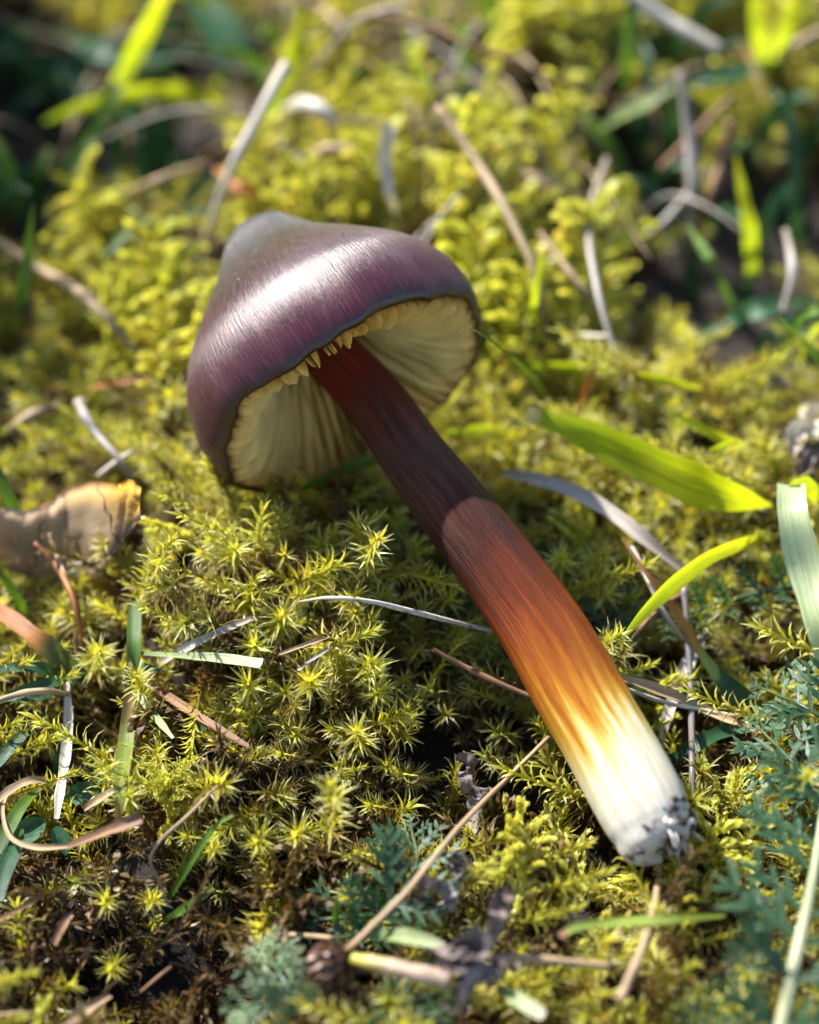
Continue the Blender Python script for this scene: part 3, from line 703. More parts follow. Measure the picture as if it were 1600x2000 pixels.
def gn_stuff(name, label, items, meshes):
    """one object whose points carry instances of the given shoot meshes"""
    col = bpy.data.collections.new(name+'_sources')
    for i, me in enumerate(meshes):
        o = bpy.data.objects.new('%s_source_%02d' % (name, i), me); col.objects.link(o)
    me = bpy.data.meshes.new(name); me.from_pydata([tuple(np.asarray(q[0])*CM) for q in items], [], [])
    a = me.attributes.new('rot', 'FLOAT_VECTOR', 'POINT'); b = me.attributes.new('scl', 'FLOAT', 'POINT'); c = me.attributes.new('idx', 'INT', 'POINT')
    a.data.foreach_set('vector', np.array([q[1] for q in items], np.float32).ravel())
    b.data.foreach_set('value', np.array([q[2] for q in items], np.float32))
    c.data.foreach_set('value', np.array([q[3] for q in items], np.int32))
    o = link(name, me); o['kind'] = 'stuff'; o['label'] = label; o['category'] = 'moss' if 'moss' in name else 'grass'
    ng = bpy.data.node_groups.new(name+'_nodes', 'GeometryNodeTree')
    ng.interface.new_socket('Geometry', in_out='INPUT', socket_type='NodeSocketGeometry')
    ng.interface.new_socket('Geometry', in_out='OUTPUT', socket_type='NodeSocketGeometry')
    nd, lk = ng.nodes, ng.links
    gi, go = nd.new('NodeGroupInput'), nd.new('NodeGroupOutput')
    ci = nd.new('GeometryNodeCollectionInfo'); ci.inputs['Collection'].default_value = col
    ci.inputs['Separate Children'].default_value = True; ci.inputs['Reset Children'].default_value = True
    ip = nd.new('GeometryNodeInstanceOnPoints'); ip.inputs['Pick Instance'].default_value = True
    def attr(nm, t):
        n = nd.new('GeometryNodeInputNamedAttribute'); n.data_type = t; n.inputs['Name'].default_value = nm; return n.outputs['Attribute']
    er = nd.new('FunctionNodeEulerToRotation')
    lk.new(attr('rot', 'FLOAT_VECTOR'), er.inputs[0]); lk.new(er.outputs[0], ip.inputs['Rotation'])
    lk.new(attr('scl', 'FLOAT'), ip.inputs['Scale']); lk.new(attr('idx', 'INT'), ip.inputs['Instance Index'])
    lk.new(gi.outputs[0], ip.inputs['Points']); lk.new(ci.outputs[0], ip.inputs['Instance']); lk.new(ip.outputs[0], go.inputs[0])
    md = o.modifiers.new('scatter', 'NODES'); md.node_group = ng
    return o
ALLV = []; OFFS = {}
for k in ('turf', 'olive', 'brown', 'feather', 'feather_brown'):
    OFFS[k] = (len(ALLV), len(VAR[k])); ALLV += VAR[k]
items = []
for i, (p, d, L, k, px, py) in enumerate(PTS):
    if i in HERO: continue
    o0, n0 = OFFS[k]; e = quat_zto(d, rr.uniform(0, 6.28)).to_euler()
    items.append((p, tuple(e), L, o0+int(rr.integers(n0))))
gn_stuff('moss_carpet', 'thick carpet of yellow green moss covering the ground', items, ALLV)

# single moss shoots that can be told apart: (kind, variant, foot px, tip px, scale factor, label)
def moss_single(kind, var, a, b, label, fat=1.0, cat='moss'):
    p = on(a[0], a[1], a[2]); q = on(b[0], b[1], b[2]); d = q-p; L = float(np.linalg.norm(d))
    o = link('moss_shoot', VAR[kind][var], None, p); o.rotation_mode = 'QUATERNION'
    o.rotation_quaternion = quat_zto(unit(d), (a[0]*.37) % 6.28); o.scale = (L*fat, L*fat, L)
    tag(o, label, cat)
moss_single('olive', 0, (1022,1020,-.3), (1000,885,.45), 'upright pale spiky moss shoot standing right beside the dark stem', 1.0)
moss_single('olive', 1, (850,1170,-.3), (838,1095,.35), 'round starry moss tip touching the left edge of the stem', 1.5)
moss_single('turf', 2, (160,1190,-.2), (228,1390,.25), 'moss shoot drooping down past the pale blade end left of the cushion', .8)
moss_single('turf', 3, (395,1285,.15), (430,1470,.15), 'thin crooked moss shoot hanging below the cut pale blade', .75)
moss_single('turf', 4, (575,1130,-.2), (568,1000,.55), 'dark tipped moss shoot rising highest on the sunlit cushion', .9)
moss_single('turf', 5, (300,1140,-.1), (180,1130,.35), 'moss shoot sticking out from the left end of the cushion', 1.0)
moss_single('turf', 6, (545,1480,-.1), (530,1370,.5), 'bright upright moss shoot at the lower edge of the cushion', 1.0)
moss_single('feather_brown', 0, (590,1630,.1), (560,1790,.15), 'drooping brown feathery moss tuft left of the teal leaf', 1.5)
moss_single('feather_brown', 1, (560,1640,.05), (680,1760,.05), 'brown feathery moss frond hanging over the teal leaf', 1.2)
moss_single('feather_brown', 2, (230,1660,.1), (230,1790,.15), 'rounded olive brown moss tuft below the brown straw piece', 1.7)
moss_single('brown', 0, (200,1940,.0), (460,1780,.3), 'long pale brown moss runner lying across the dark litter', .55)
moss_single('brown', 1, (330,1880,.0), (490,1895,.1), 'short brown moss runner beside the long pale one', .7)
moss_single('feather', 0, (960,1790,.0), (1000,1600,.5), 'tall golden branched moss frond left of the white stem foot', .9)
moss_single('feather', 1, (1000,1800,.0), (1060,1640,.45), 'golden moss frond leaning towards the white stem foot', .9)
moss_single('feather', 2, (1160,1760,-.1), (1100,1590,.35), 'yellow moss branch touching the left flank of the white foot', .8)
moss_single('feather', 3, (1120,1740,.0), (1240,1720,.25), 'curved yellow moss branch under the broken stem foot', .8)
moss_single('turf', 0, (1390,1660,-.1), (1440,1510,.5), 'yellow moss shoot standing between the stem foot and the yarrow', .8)
moss_single('turf', 1, (1300,1880,-.1), (1350,1790,.45), 'bright yellow moss star crossed by the pink tipped blade', 1.3)
moss_single('turf', 2, (1270,1960,-.1), (1290,1870,.4), 'yellow moss star below the pink tipped blade', 1.3)
moss_single('turf', 4, (1420,900,-.1), (1412,700,.7), 'tall blurred column of yellow moss above the wide lime blade', .8)
moss_single('turf', 5, (1310,900,-.1), (1295,820,.6), 'moss tip rising over the upper edge of the wide lime blade', 1.0)
moss_single('feather', 1, (1150,1010,.0), (1180,1090,.2), 'pale feathery moss tuft drooping below the grey dry blade', 1.3)

# pale rosette of plump moss branches
def rosette():
    c = on(335, 1535, .05); root = bpy.data.objects.new('moss_rosette', None); COL.objects.link(root); root.location = Vector(c)*CM
    root.empty_display_size = .005
    tag(root, 'plump bright moss rosette with blunt branches below the cushion', 'moss')
    r = np.random.default_rng(8)
    for k in range(13):
        a = k*2.4; el = .15+.9*(k/13); d = unit([math.cos(a)*math.cos(el), math.sin(a)*math.cos(el)-.25, math.sin(el)])
        o = link('branch', VAR['feather'][k % 4], root); o.rotation_mode = 'QUATERNION'
        o.rotation_quaternion = quat_zto(d, k); s = r.uniform(.34, .5); o.scale = (s*.55, s*.55, s)
rosette()

# ------------------------------------------------------------------ grass blades and dry stalks
LIT = np.array([.35, -.92, .15])     # blades standing on edge, lit through from behind
def strand(name, shape, mat, label, cat, pts, wid, group=None, fold=.18, twist=0.0, n=28, absz=False, wob=0.0, nref=None):
    """pts: (px, py, height over the moss); wid in photo pixels at each point"""
    W3 = [P(*q) if absz else on(q[0], q[1], q[2]+(0 if q[2] < .12 else (.7 if q[1] < 620 else .22))) for q in pts]
    C = catmull(W3, n); wpx = lerp_list(wid, n)
    dep = np.array([(c-CAM) @ FWD for c in C]); w = wpx*dep/FPX
    rw = np.random.default_rng(int(abs(pts[0][0]*7+pts[0][1]*13)))
    w = w*(1+.16*(np.interp(np.arange(n), np.linspace(0, n, 9), rw.random(9))-.5)*2)
    if shape == 'blade' and mat.startswith('dry'): twist = twist+rw.normal(0, .5); fold = fold+rw.uniform(0, .35)
    if shape == 'blade':
        if nref is None: nref = LIT if mat in ('g_lime', 'g_limecut') else unit(CAM-C.mean(0))*.75+np.array([0, .1, .65])
        nref = unit(nref); T_, S_, N_2 = frames(C, nref); vd = unit(C-CAM)
        w = w/np.maximum(np.linalg.norm(S_-vd*np.sum(S_*vd, 1)[:, None], axis=1), .45)
        v, f, u = ribbon_arrays(C, w, nref, fold, twist, 5, .12)
    else:
        v, f, u = tube_arrays(C, w/2, 8, wob=wob, flat=.75 if shape == 'flat' else 1.0)
    o = link(name, mk_mesh(name, v-W3[0], f, u, M[mat]), None, W3[0])
    return tag(o, label, cat, group)
GB = lambda mat, label, pts, wid, **k: strand('grass_blade', 'blade', mat, label, 'grass blade', pts, wid, **k)
DS = lambda mat, label, pts, wid, **k: strand('dry_stalk', 'tube', mat, label, 'dry stalk', pts, wid, **k)
DB = lambda mat, label, pts, wid, **k: strand('straw_strip', 'blade', mat, label, 'dry grass', pts, [w*.82 for w in wid], **k)

# green, right of the mushroom
GB('g_limecut', 'wide lime green blade with a frayed white cut end', [(1030,806,1.35),(1120,836,1.3),(1230,885,1.2),(1340,935,1.1),(1430,970,.8),(1508,988,.2)], [28,52,68,80,62,3], fold=.12, twist=.1)
GB('g_pale', 'broad pale glossy blade bending down at the right edge', [(1545,948,1.25),(1549,1010,1.25),(1572,1120,1.1),(1600,1220,.9),(1640,1330,.2)], [58,64,66,62,50], fold=.1)
GB('g_lime', 'short bent tip folding over from the broad pale blade', [(1540,948,1.25),(1570,945,1.2),(1588,962,1.0),(1592,985,.7)], [40,36,26,4])
GB('g_lime', 'lime blade slanting above the small yarrow, dull at its lower end', [(1208,1255,.9),(1250,1200,1.1),(1310,1140,1.15),(1380,1088,1.0),(1450,1058,.5),(1500,1035,-.1)], [6,28,36,36,28,10])
GB('g_browntip', 'green blade with a long rusty tip twisting down past the thin blue stalk', [(1215,1050,.9),(1270,1130,.9),(1330,1210,.85),(1375,1285,.7),(1440,1360,.45),(1515,1405,0)], [5,9,15,18,44,36], twist=.6)
GB('g_dark', 'dark green arched blade behind the stem foot', [(1300,1495,.0),(1360,1455,.25),(1430,1425,.35),(1535,1415,.2)], [20,27,28,20])
GB('g_green', 'slim green blade with its tip against the right edge of the cap', [(1068,775,.3),(1030,728,1.5),(975,680,2.8),(913,636,3.8)], [16,22,20,5], absz=True)
GB('g_lime', 'blurred yellow green blade lying flat right of the cap', [(1010,718,.3),(1090,714,.45),(1200,722,.45),(1300,742,.4),(1370,760,.2)], [8,24,26,22,6])
GB('g_green', 'green pointed blade crossing under the cap to the stem', [(578,962,.7),(625,940,.8),(680,916,.8),(745,893,.6)], [2,20,28,26])
GB('g_lime', 'thin lit blade standing behind the slim blade by the cap', [(1030,655,-.1),(1042,590,.6),(1055,520,1.2),(1062,490,1.4)], [14,15,12,3])
GB('g_lime', 'short bright blade end between stem and wide lime blade', [(870,845,.2),(930,838,.3),(980,845,.3),(1015,858,.2)], [6,22,24,10])
GB('g_lime', 'thin lime blade running under the upper moss column', [(1310,805,.7),(1360,830,.75),(1410,855,.7),(1460,870,.4)], [5,16,18,8])
GB('g_lime', 'small lime blade tip over the wide lime blade', [(1385,880,.8),(1415,868,.9),(1445,858,.9)], [5,14,4])
GB('g_green', 'sharp green blade coming in at the right edge of the picture moss', [(1518,615,2.2),(1555,655,1.9),(1600,705,1.5),(1660,790,.3)], [3,16,26,22])
GB('g_green', 'narrow green blade arching over at the right beside the sharp one', [(1527,725,.6),(1535,680,1.2),(1560,635,1.7),(1605,605,1.8),(1680,640,.2)], [8,16,20,22,16])
GB('g_lime', 'second narrow arching blade behind the first at the right', [(1560,715,.4),(1575,670,1.0),(1610,635,1.4),(1670,660,.2)], [6,16,20,14])
GB('g_lime', 'upright lime blade behind the wide lime blade, near the brown twig', [(1468,540,-.1),(1462,450,.7),(1448,370,1.3),(1437,305,1.8)], [30,32,22,4])
GB('g_green', 'shorter upright blade leaning left beside the upright lime one', [(1425,600,-.1),(1395,525,.6),(1365,475,.9),(1345,440,1.1)], [24,26,18,3])
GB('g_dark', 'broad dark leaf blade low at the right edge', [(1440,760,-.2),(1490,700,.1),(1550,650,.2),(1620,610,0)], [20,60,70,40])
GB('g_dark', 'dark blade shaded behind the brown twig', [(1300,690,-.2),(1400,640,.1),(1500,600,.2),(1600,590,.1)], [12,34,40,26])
GB('g_green', 'thin green blade upright in the blurred yellow moss', [(1218,195,0),(1226,120,.6),(1232,40,1.2),(1240,-40,1.6)], [26,28,26,18])
GB('g_palecut', 'pale green blade lying slantwise below the thick white stalk', [(1170,255,.4),(1220,222,.5),(1270,195,.5),(1318,168,.4)], [10,28,28,10])
GB('g_lime', 'bright blade of the tuft in the blurred far corner, left one', [(1495,140,0),(1482,80,.7),(1475,20,1.3),(1470,-40,1.7)], [26,34,30,10])
GB('g_lime', 'bright blade of the tuft in the blurred far corner, right one', [(1500,140,0),(1525,80,.7),(1545,20,1.3),(1560,-30,1.7)], [24,34,28,10])
GB('g_dark', 'dark green blade lying across below the far tuft', [(1340,165,.2),(1400,150,.3),(1470,135,.3),(1540,120,.1)], [10,36,34,20])
# green, left side
GB('g_green', 'bright blade leaning at the left edge before the dead leaf', [(-20,880,1.6),(5,940,1.35),(35,1015,.9),(65,1090,.2),(75,1140,-.3)], [10,18,24,26,20])
GB('g_green', 'short green blade below the bright one at the left edge', [(-15,1100,.8),(15,1140,.6),(48,1190,.2),(65,1220,-.2)], [8,16,18,14])
GB('g_orange', 'blade with an orange dry end and dark green base, left edge', [(-20,1180,.8),(30,1215,.75),(80,1255,.55),(140,1305,.2),(170,1335,-.2)], [24,34,38,38,24])
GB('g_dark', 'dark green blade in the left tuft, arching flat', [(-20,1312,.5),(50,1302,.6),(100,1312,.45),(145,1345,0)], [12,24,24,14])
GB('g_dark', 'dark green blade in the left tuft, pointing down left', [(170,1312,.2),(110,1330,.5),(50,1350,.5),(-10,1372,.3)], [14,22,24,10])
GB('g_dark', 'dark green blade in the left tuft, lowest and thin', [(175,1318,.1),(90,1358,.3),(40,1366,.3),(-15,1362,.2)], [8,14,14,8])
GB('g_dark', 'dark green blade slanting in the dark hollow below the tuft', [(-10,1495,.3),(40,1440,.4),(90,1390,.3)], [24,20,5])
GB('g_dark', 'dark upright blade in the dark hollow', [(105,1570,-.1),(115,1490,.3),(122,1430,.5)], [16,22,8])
GB('g_stem', 'mottled green and brown grass stem running down left of the cushion', [(262,1175,.2),(262,1260,.45),(257,1350,.5),(246,1450,.5),(236,1540,.4),(231,1605,.2)], [20,28,29,30,26,12], fold=.3)
GB('g_palecut', 'pale cut blade lying across the cushion, blunt reddish end', [(272,1276,.35),(340,1280,.5),(420,1285,.6),(512,1297,.65)], [8,10,20,22])
GB('g_palecut', 'pale narrow blade with a white tip below the drooping moss shoot', [(240,1325,.4),(275,1365,.5),(310,1408,.5),(338,1442,.4)], [10,14,15,6])
GB('g_dark', 'small dark leaf blade behind the mottled stem', [(262,1290,.2),(290,1305,.25),(325,1312,.2)], [8,14,4])
GB('g_green', 'thin green blade rising out of the dark gap, dry at its tip', [(325,1765,.0),(360,1705,.35),(395,1650,.55),(425,1610,.6),(455,1592,.6)], [10,14,14,10,6])
GB('g_green', 'thin green blade with pinkish tip low in the dark gap', [(320,1800,.0),(350,1782,.15),(385,1758,.25),(418,1736,.3)], [14,16,15,7])
GB('g_green', 'green blade at the left edge under the curved straw', [(-10,1665,.3),(20,1610,.45),(50,1565,.5),(80,1540,.4)], [28,26,20,6])
GB('g_dark', 'broad dark blade low at the left edge', [(-10,1760,.2),(10,1700,.3),(30,1650,.3),(40,1620,.2)], [30,34,30,14])
# green, lower right
GB('g_pink', 'slender lime blade with a pink tip below the mushroom foot', [(1092,1828,.75),(1130,1810,.8),(1200,1803,.75),(1300,1796,.65),(1415,1788,.4)], [12,17,18,17,8])
GB('g_palecut', 'blunt pale blade beside the brown seed head', [(745,1826,.4),(785,1828,.5),(830,1837,.5),(868,1848,.5)], [22,26,26,14])
GB('g_green', 'tiny upright green stub on the teal leaf', [(655,1805,.2),(657,1785,.35),(659,1760,.5)], [13,15,13])
GB('g_palecut', 'pale blade stub below the grey withered leaf', [(975,1930,.6),(1015,1955,.65),(1062,1985,.6)], [20,30,22])
GB('g_lime', 'thin lime blade in the lower right corner by the yarrow stalk', [(1520,1995,.5),(1560,1970,.6),(1620,1945,.6)], [10,12,10])
GB('g_lime', 'narrow yellow blade end at the right edge beside the pale blade', [(1575,1080,.6),(1600,1110,.6),(1640,1160,.3)], [10,18,14])
# green, blurred, upper left
GB('g_lime', 'blurred lime blade arching over the dark hollow', [(85,238,.6),(150,210,1.0),(225,188,1.3),(310,178,1.3),(380,186,1.0),(440,205,.5)], [6,26,32,32,28,8])
GB('g_lime', 'blurred lime blade slanting up behind the arching one', [(225,175,.6),(255,115,1.4),(285,55,2.2),(320,-15,3.0)], [30,36,38,36])
GB('g_green', 'blurred green blade rising from the ground to the arching blade', [(95,415,-.2),(130,350,.3),(180,270,.9),(232,165,1.6)], [44,46,42,30])
GB('g_green', 'blurred green blade at the left edge, left of the tall rising one', [(35,420,-.2),(20,370,.2),(5,320,.6),(-20,260,.9)], [30,36,34,20])
GB('g_green', 'faint green blade between the two rising blurred ones', [(60,400,-.2),(75,340,.2),(95,290,.5)], [30,32,12])
GB('g_green', 'green blade with orange tip standing over the whitish straw', [(10,660,-.1),(38,590,.5),(55,500,1.2),(64,400,2.0)], [26,28,20,3])
GB('g_lime', 'blurred bright blade beside the white straw above the cap', [(515,250,.2),(545,180,.7),(570,110,1.2),(590,20,1.8)], [30,34,30,20])
GB('g_dark', 'broad dark green blurred blade above the white straw', [(520,190,.0),(480,130,.4),(430,60,.8),(380,-20,1.2)], [50,80,80,50])
GB('g_dark', 'dark blurred blade lying across the dark hollow', [(100,60,.0),(190,100,.3),(280,110,.4),(380,90,.2)], [20,46,46,20])
GB('g_dark', 'dark blurred blade standing at the back of the hollow', [(330,250,-.4),(310,150,.1),(300,60,.6)], [50,60,30])
GB('g_lime', 'short bright blurred blade top left of the broad dark one', [(430,50,.7),(405,15,1.0),(385,-30,1.3)], [40,40,30])
GB('g_green', 'blurred green blade in the moss left of the umbo', [(200,505,.2),(240,460,.4),(290,425,.5)], [10,24,8])
GB('g_lime', 'blurred lime blade above the cap, beside the tan stalk', [(790,90,.2),(815,140,.4),(850,190,.3)], [10,30,10])
# dry stalks and straws, upper half
DS('dry_white', 'whitish straw leaning up from behind the left of the cap', [(395,490,.1),(445,345,.9),(500,235,1.5),(560,125,2.0)], [12,18,22,26])
DB('dry_white', 'broad white dry blade standing above the cap', [(785,460,.0),(765,395,.5),(752,320,1.0),(762,240,1.5)], [24,22,34,34])
DS('dry_tan', 'long tan stalk bending down right of the cap', [(1067,645,.3),(1050,545,.9),(995,425,1.3),(930,315,1.5),(855,210,1.6)], [10,16,19,20,22])
DS('dry_brown', 'long thin dark stalk arching over the blurred moss', [(1240,205,.6),(1100,160,1.1),(950,100,1.6),(830,50,1.9),(720,28,2.0)], [9,10,12,14,14])
DS('dry_grey', 'thin grey stalk meeting the top of the long dark one', [(610,140,.5),(660,75,1.2),(715,30,1.9),(800,10,2.2)], [10,11,12,12])
DS('dry_white', 'thick white stalk with a cut end, far back right', [(1215,-20,1.4),(1310,42,1.5),(1405,96,1.4)], [26,27,27])
DS('dry_brown', 'brown broken twig standing behind the moss on the right', [(1355,490,.1),(1385,390,.8),(1410,310,1.3),(1430,235,1.8)], [14,20,22,24], wob=.06)
DS('dry_grey', 'grey upright stalk left of the brown twig', [(1345,500,.0),(1352,390,.7),(1345,260,1.4),(1328,140,2.0)], [18,20,20,16], wob=.05)
DS('dry_grey', 'thin grey stalk running down behind the wide lime blade', [(1250,845,.1),(1205,700,.5),(1165,560,.8),(1150,430,1.0),(1185,310,1.3)], [10,12,14,12,12])
DS('dry_tan', 'short tan stalk leaning between the two longer stalks', [(1165,595,.4),(1115,535,.7),(1055,455,.9)], [13,14,12])
DS('dry_brown', 'thin brown stalk standing behind the umbo of the cap', [(812,460,.1),(826,350,.7),(815,270,1.2),(802,200,1.6)], [9,9,9,6])
DS('dry_tan', 'pale straw lying left of the cap, upper one', [(-20,465,.4),(60,515,.5),(140,560,.5),(200,610,.5),(265,690,.3)], [16,18,20,22,14])
DS('dry_grey', 'grey curved stalk with a pale swollen end left of the cap', [(275,960,.0),(240,905,.4),(200,860,.7),(170,820,.9),(155,785,.95)], [10,11,13,20,24])
DS('dry_tan', 'thick tan straw piece at the left behind the dead leaf', [(15,842,.3),(60,812,.45),(115,790,.4)], [14,22,12])
DS('dry_white', 'short whitish straw above the dead leaf', [(192,930,.3),(225,905,.4),(258,882,.4)], [10,13,10])
DB('dry_orange', 'orange dead strip in the moss left of the cap', [(165,762,.3),(230,748,.4),(300,734,.3)], [8,16,8])
DS('dry_white', 'white straw curving over the moss above the cap', [(560,215,.6),(600,205,.8),(640,225,.7),(650,260,.3)], [26,34,28,14])
DS('dry_tan', 'pale hooked straw in the moss above the cap', [(600,310,.4),(640,290,.6),(690,300,.5),(705,330,.2)], [16,22,18,10])
DB('dry_orange', 'rusty dead leaf strip behind the umbo', [(420,330,.2),(470,370,.3),(540,400,.1)], [10,30,12])
DS('dry_tan', 'tan straw lying across the lower part of the dark hollow', [(210,395,.1),(300,355,.3),(400,320,.2)], [14,18,12])
DS('dry_brown', 'brown slanting stalk near the grey upright stalk', [(1290,330,.5),(1360,260,.9),(1430,190,1.1)], [14,16,14])
DS('dry_grey', 'grey bent stalk at the right edge above the arching blades', [(1530,610,.2),(1548,530,.7),(1535,450,1.1)], [14,18,12])
DS('dry_tan', 'tan straw behind the far tuft at the right edge', [(1520,110,.4),(1570,80,.7),(1640,45,.8)], [16,20,18])
DS('dry_tan', 'thick tan stalk slanting back above the white straw', [(590,0,.8),(640,30,.6),(690,70,.3)], [24,26,16])
DB('dry_orange', 'orange grass tip curling up beside the lying lime blade', [(1120,815,.1),(1145,765,.6),(1160,720,.9),(1160,675,1.2)], [10,18,14,4])
DS('dry_white', 'pale flowering tip with a reddish end behind the slim blade', [(1110,660,.5),(1150,658,.6),(1190,658,.6)], [12,16,9])
DS('dry_grey', 'grey weathered stalk in the gap behind the twig', [(1240,470,.1),(1300,430,.4),(1380,330,.5)], [12,14,10])
DB('dry_tan', 'wide tan dry blade lying in the far moss', [(1000,330,.3),(1060,350,.4),(1140,390,.2)], [10,26,10])
# dry, lower half
DS('dry_orange', 'rusty thin stalk standing before the dead leaf', [(168,1295,-.1),(158,1225,.4),(140,1160,.8),(110,1105,1.1),(68,1060,1.4)], [9,11,12,11,8])
DS('dry_tan', 'tan side stalk joining the rusty thin one', [(140,1160,.75),(125,1120,1.0),(108,1075,1.2),(97,1042,1.4)], [9,9,9,8])
DS('dry_speckled', 'thin white speckled stalk arching from the cushion to the stem', [(585,1176,.7),(640,1168,.95),(720,1174,1.05),(800,1193,1.05),(880,1213,.95),(962,1232,.8)], [6,8,10,10,10,9])
DS('dry_brown', 'brown straw pointing at the stem from the shade', [(845,1268,.6),(900,1298,.6),(960,1328,.55),(1040,1362,.4)], [9,11,12,11])
DB('dry_grey', 'pale dry blade under the cushion moss, rising to the right', [(262,1330,.0),(350,1275,.25),(420,1240,.35),(495,1208,.35)], [18,20,18,12])
DB('dry_brown', 'brown dry blade under the cushion moss, falling to the right', [(255,1310,.05),(330,1362,.25),(400,1408,.3),(484,1458,.3)], [18,20,20,12])
DB('dry_white', 'long pale dry blade hanging straight down in the dark hollow', [(128,1325,.35),(133,1400,.5),(128,1480,.5),(118,1550,.45),(112,1600,.3)], [16,22,24,24,16])
DS('dry_tan', 'tan curved straw above the dark hollow', [(-15,1372,.5),(40,1355,.6),(90,1350,.6),(135,1356,.45)], [10,13,13,9])
DB('dry_tan', 'grey brown blade bending round at the left edge', [(-15,1572,.4),(25,1540,.55),(65,1524,.55),(115,1530,.3)], [16,20,20,12])
DB('dry_tan', 'thin curled straw loop at the left edge', [(20,1540,.3),(5,1580,.45),(20,1635,.5),(70,1655,.5),(140,1652,.45)], [8,9,11,13,13])
DB('dry_brown', 'brown straw piece with a ragged cut end above the olive tuft', [(132,1655,.5),(190,1632,.6),(240,1612,.65),(277,1597,.65)], [14,20,26,24])
DS('dry_tan', 'hair thin kinked brown stalk in the dark gap', [(330,1768,.4),(312,1725,.5),(294,1680,.6),(315,1640,.65),(365,1595,.7),(425,1535,.6)], [4,5,5,6,7,6])
DB('dry_grey', 'broad grey dry blade curving beside the lime blade', [(985,925,.3),(1040,936,.5),(1110,958,.65),(1180,995,.7),(1250,1048,.65),(1340,1120,.4)], [14,26,30,32,32,14])
DS('dry_brown', 'dark thin stalk crossing under the lime blade', [(1200,1292,.1),(1250,1228,.35),(1300,1180,.5),(1345,1155,.5)], [8,11,12,10])
DS('dry_white', 'thin pale straw hanging beside the rusty tip', [(1235,1068,.5),(1270,1140,.5),(1300,1200,.5),(1335,1248,.4)], [9,10,11,9])
DS('dry_blue', 'thin blue grey stalk standing behind the stem foot', [(1336,1145,.6),(1345,1250,.6),(1350,1370,.55),(1352,1480,.5),(1353,1575,.3)], [13,13,14,14,13], wob=.05)
DB('dry_grey', 'grey translucent dry blade slanting behind the blue grey stalk', [(1400,1185,.2),(1360,1265,.3),(1322,1345,.35),(1300,1410,.3),(1290,1460,.1)], [22,32,32,26,10])
DB('dry_tan', 'split dry sheath pointing right from behind the stem', [(1200,1322,.5),(1270,1345,.6),(1350,1375,.6),(1420,1405,.55),(1490,1432,.45)], [20,26,22,18,4], fold=.35)
DS('dry_white', 'pale thin strand alongside the split dry sheath', [(1205,1338,.5),(1300,1372,.6),(1370,1386,.6),(1440,1400,.5)], [7,8,9,7])
DS('dry_tan', 'tan stalk with a knobbed end below the mushroom foot', [(1290,1670,.1),(1280,1760,.45),(1255,1850,.7),(1225,1920,.85),(1210,1955,.9)], [10,13,15,17,21], wob=.04)
DS('dry_tan', 'straw lying flat behind the grey withered leaf', [(825,1853,.45),(930,1866,.55),(1060,1874,.55),(1195,1887,.45)], [9,13,18,13])
DS('stem_pink', 'thick yellow and pink grass stem beside the seed head', [(690,1872,.5),(735,1882,.6),(800,1896,.65),(880,1914,.6)], [27,30,31,31])
DS('dry_tan', 'pale straw under the seed head, mostly hidden by moss', [(500,1828,.2),(570,1826,.3),(650,1832,.3)], [8,10,9])
DB('dry_brown', 'reddish brown strip lying in the litter at the left edge', [(-15,1805,.3),(30,1780,.35),(78,1752,.3)], [10,13,8])
DB('dry_brown', 'brown strip slanting in the dark litter below the olive tuft', [(105,1845,.2),(125,1805,.3),(140,1785,.3)], [18,22,12])
DB('dry_tan', 'broad tan strip at the lower edge of the litter', [(125,2010,.4),(165,1975,.45),(215,1945,.4)], [26,28,14])
DB('dry_brown', 'dark brown leaf strip under the olive brown tuft', [(150,1905,.0),(165,1870,.15),(178,1840,.2)], [14,18,8])
DS('dry_tan', 'short straw lying in the litter at the lower left corner', [(-10,1985,.3),(30,1980,.35),(65,1978,.3)], [8,10,7])
DS('dry_brown', 'thin brown twig under the long moss runner', [(275,1938,.3),(305,1912,.4),(335,1888,.4)], [6,8,6])
DB('dry_tan', 'pale brown sheath below the round leaves', [(165,1580,.2),(205,1555,.35),(255,1525,.3)], [12,22,8])
DB('dry_tan', 'small straw in the cushion moss, left of two', [(545,1278,.6),(590,1262,.65),(640,1245,.6)], [8,9,6])
DB('dry_grey', 'small straw in the cushion moss, right of two', [(582,1310,.5),(615,1285,.55),(648,1262,.5)], [8,9,6])

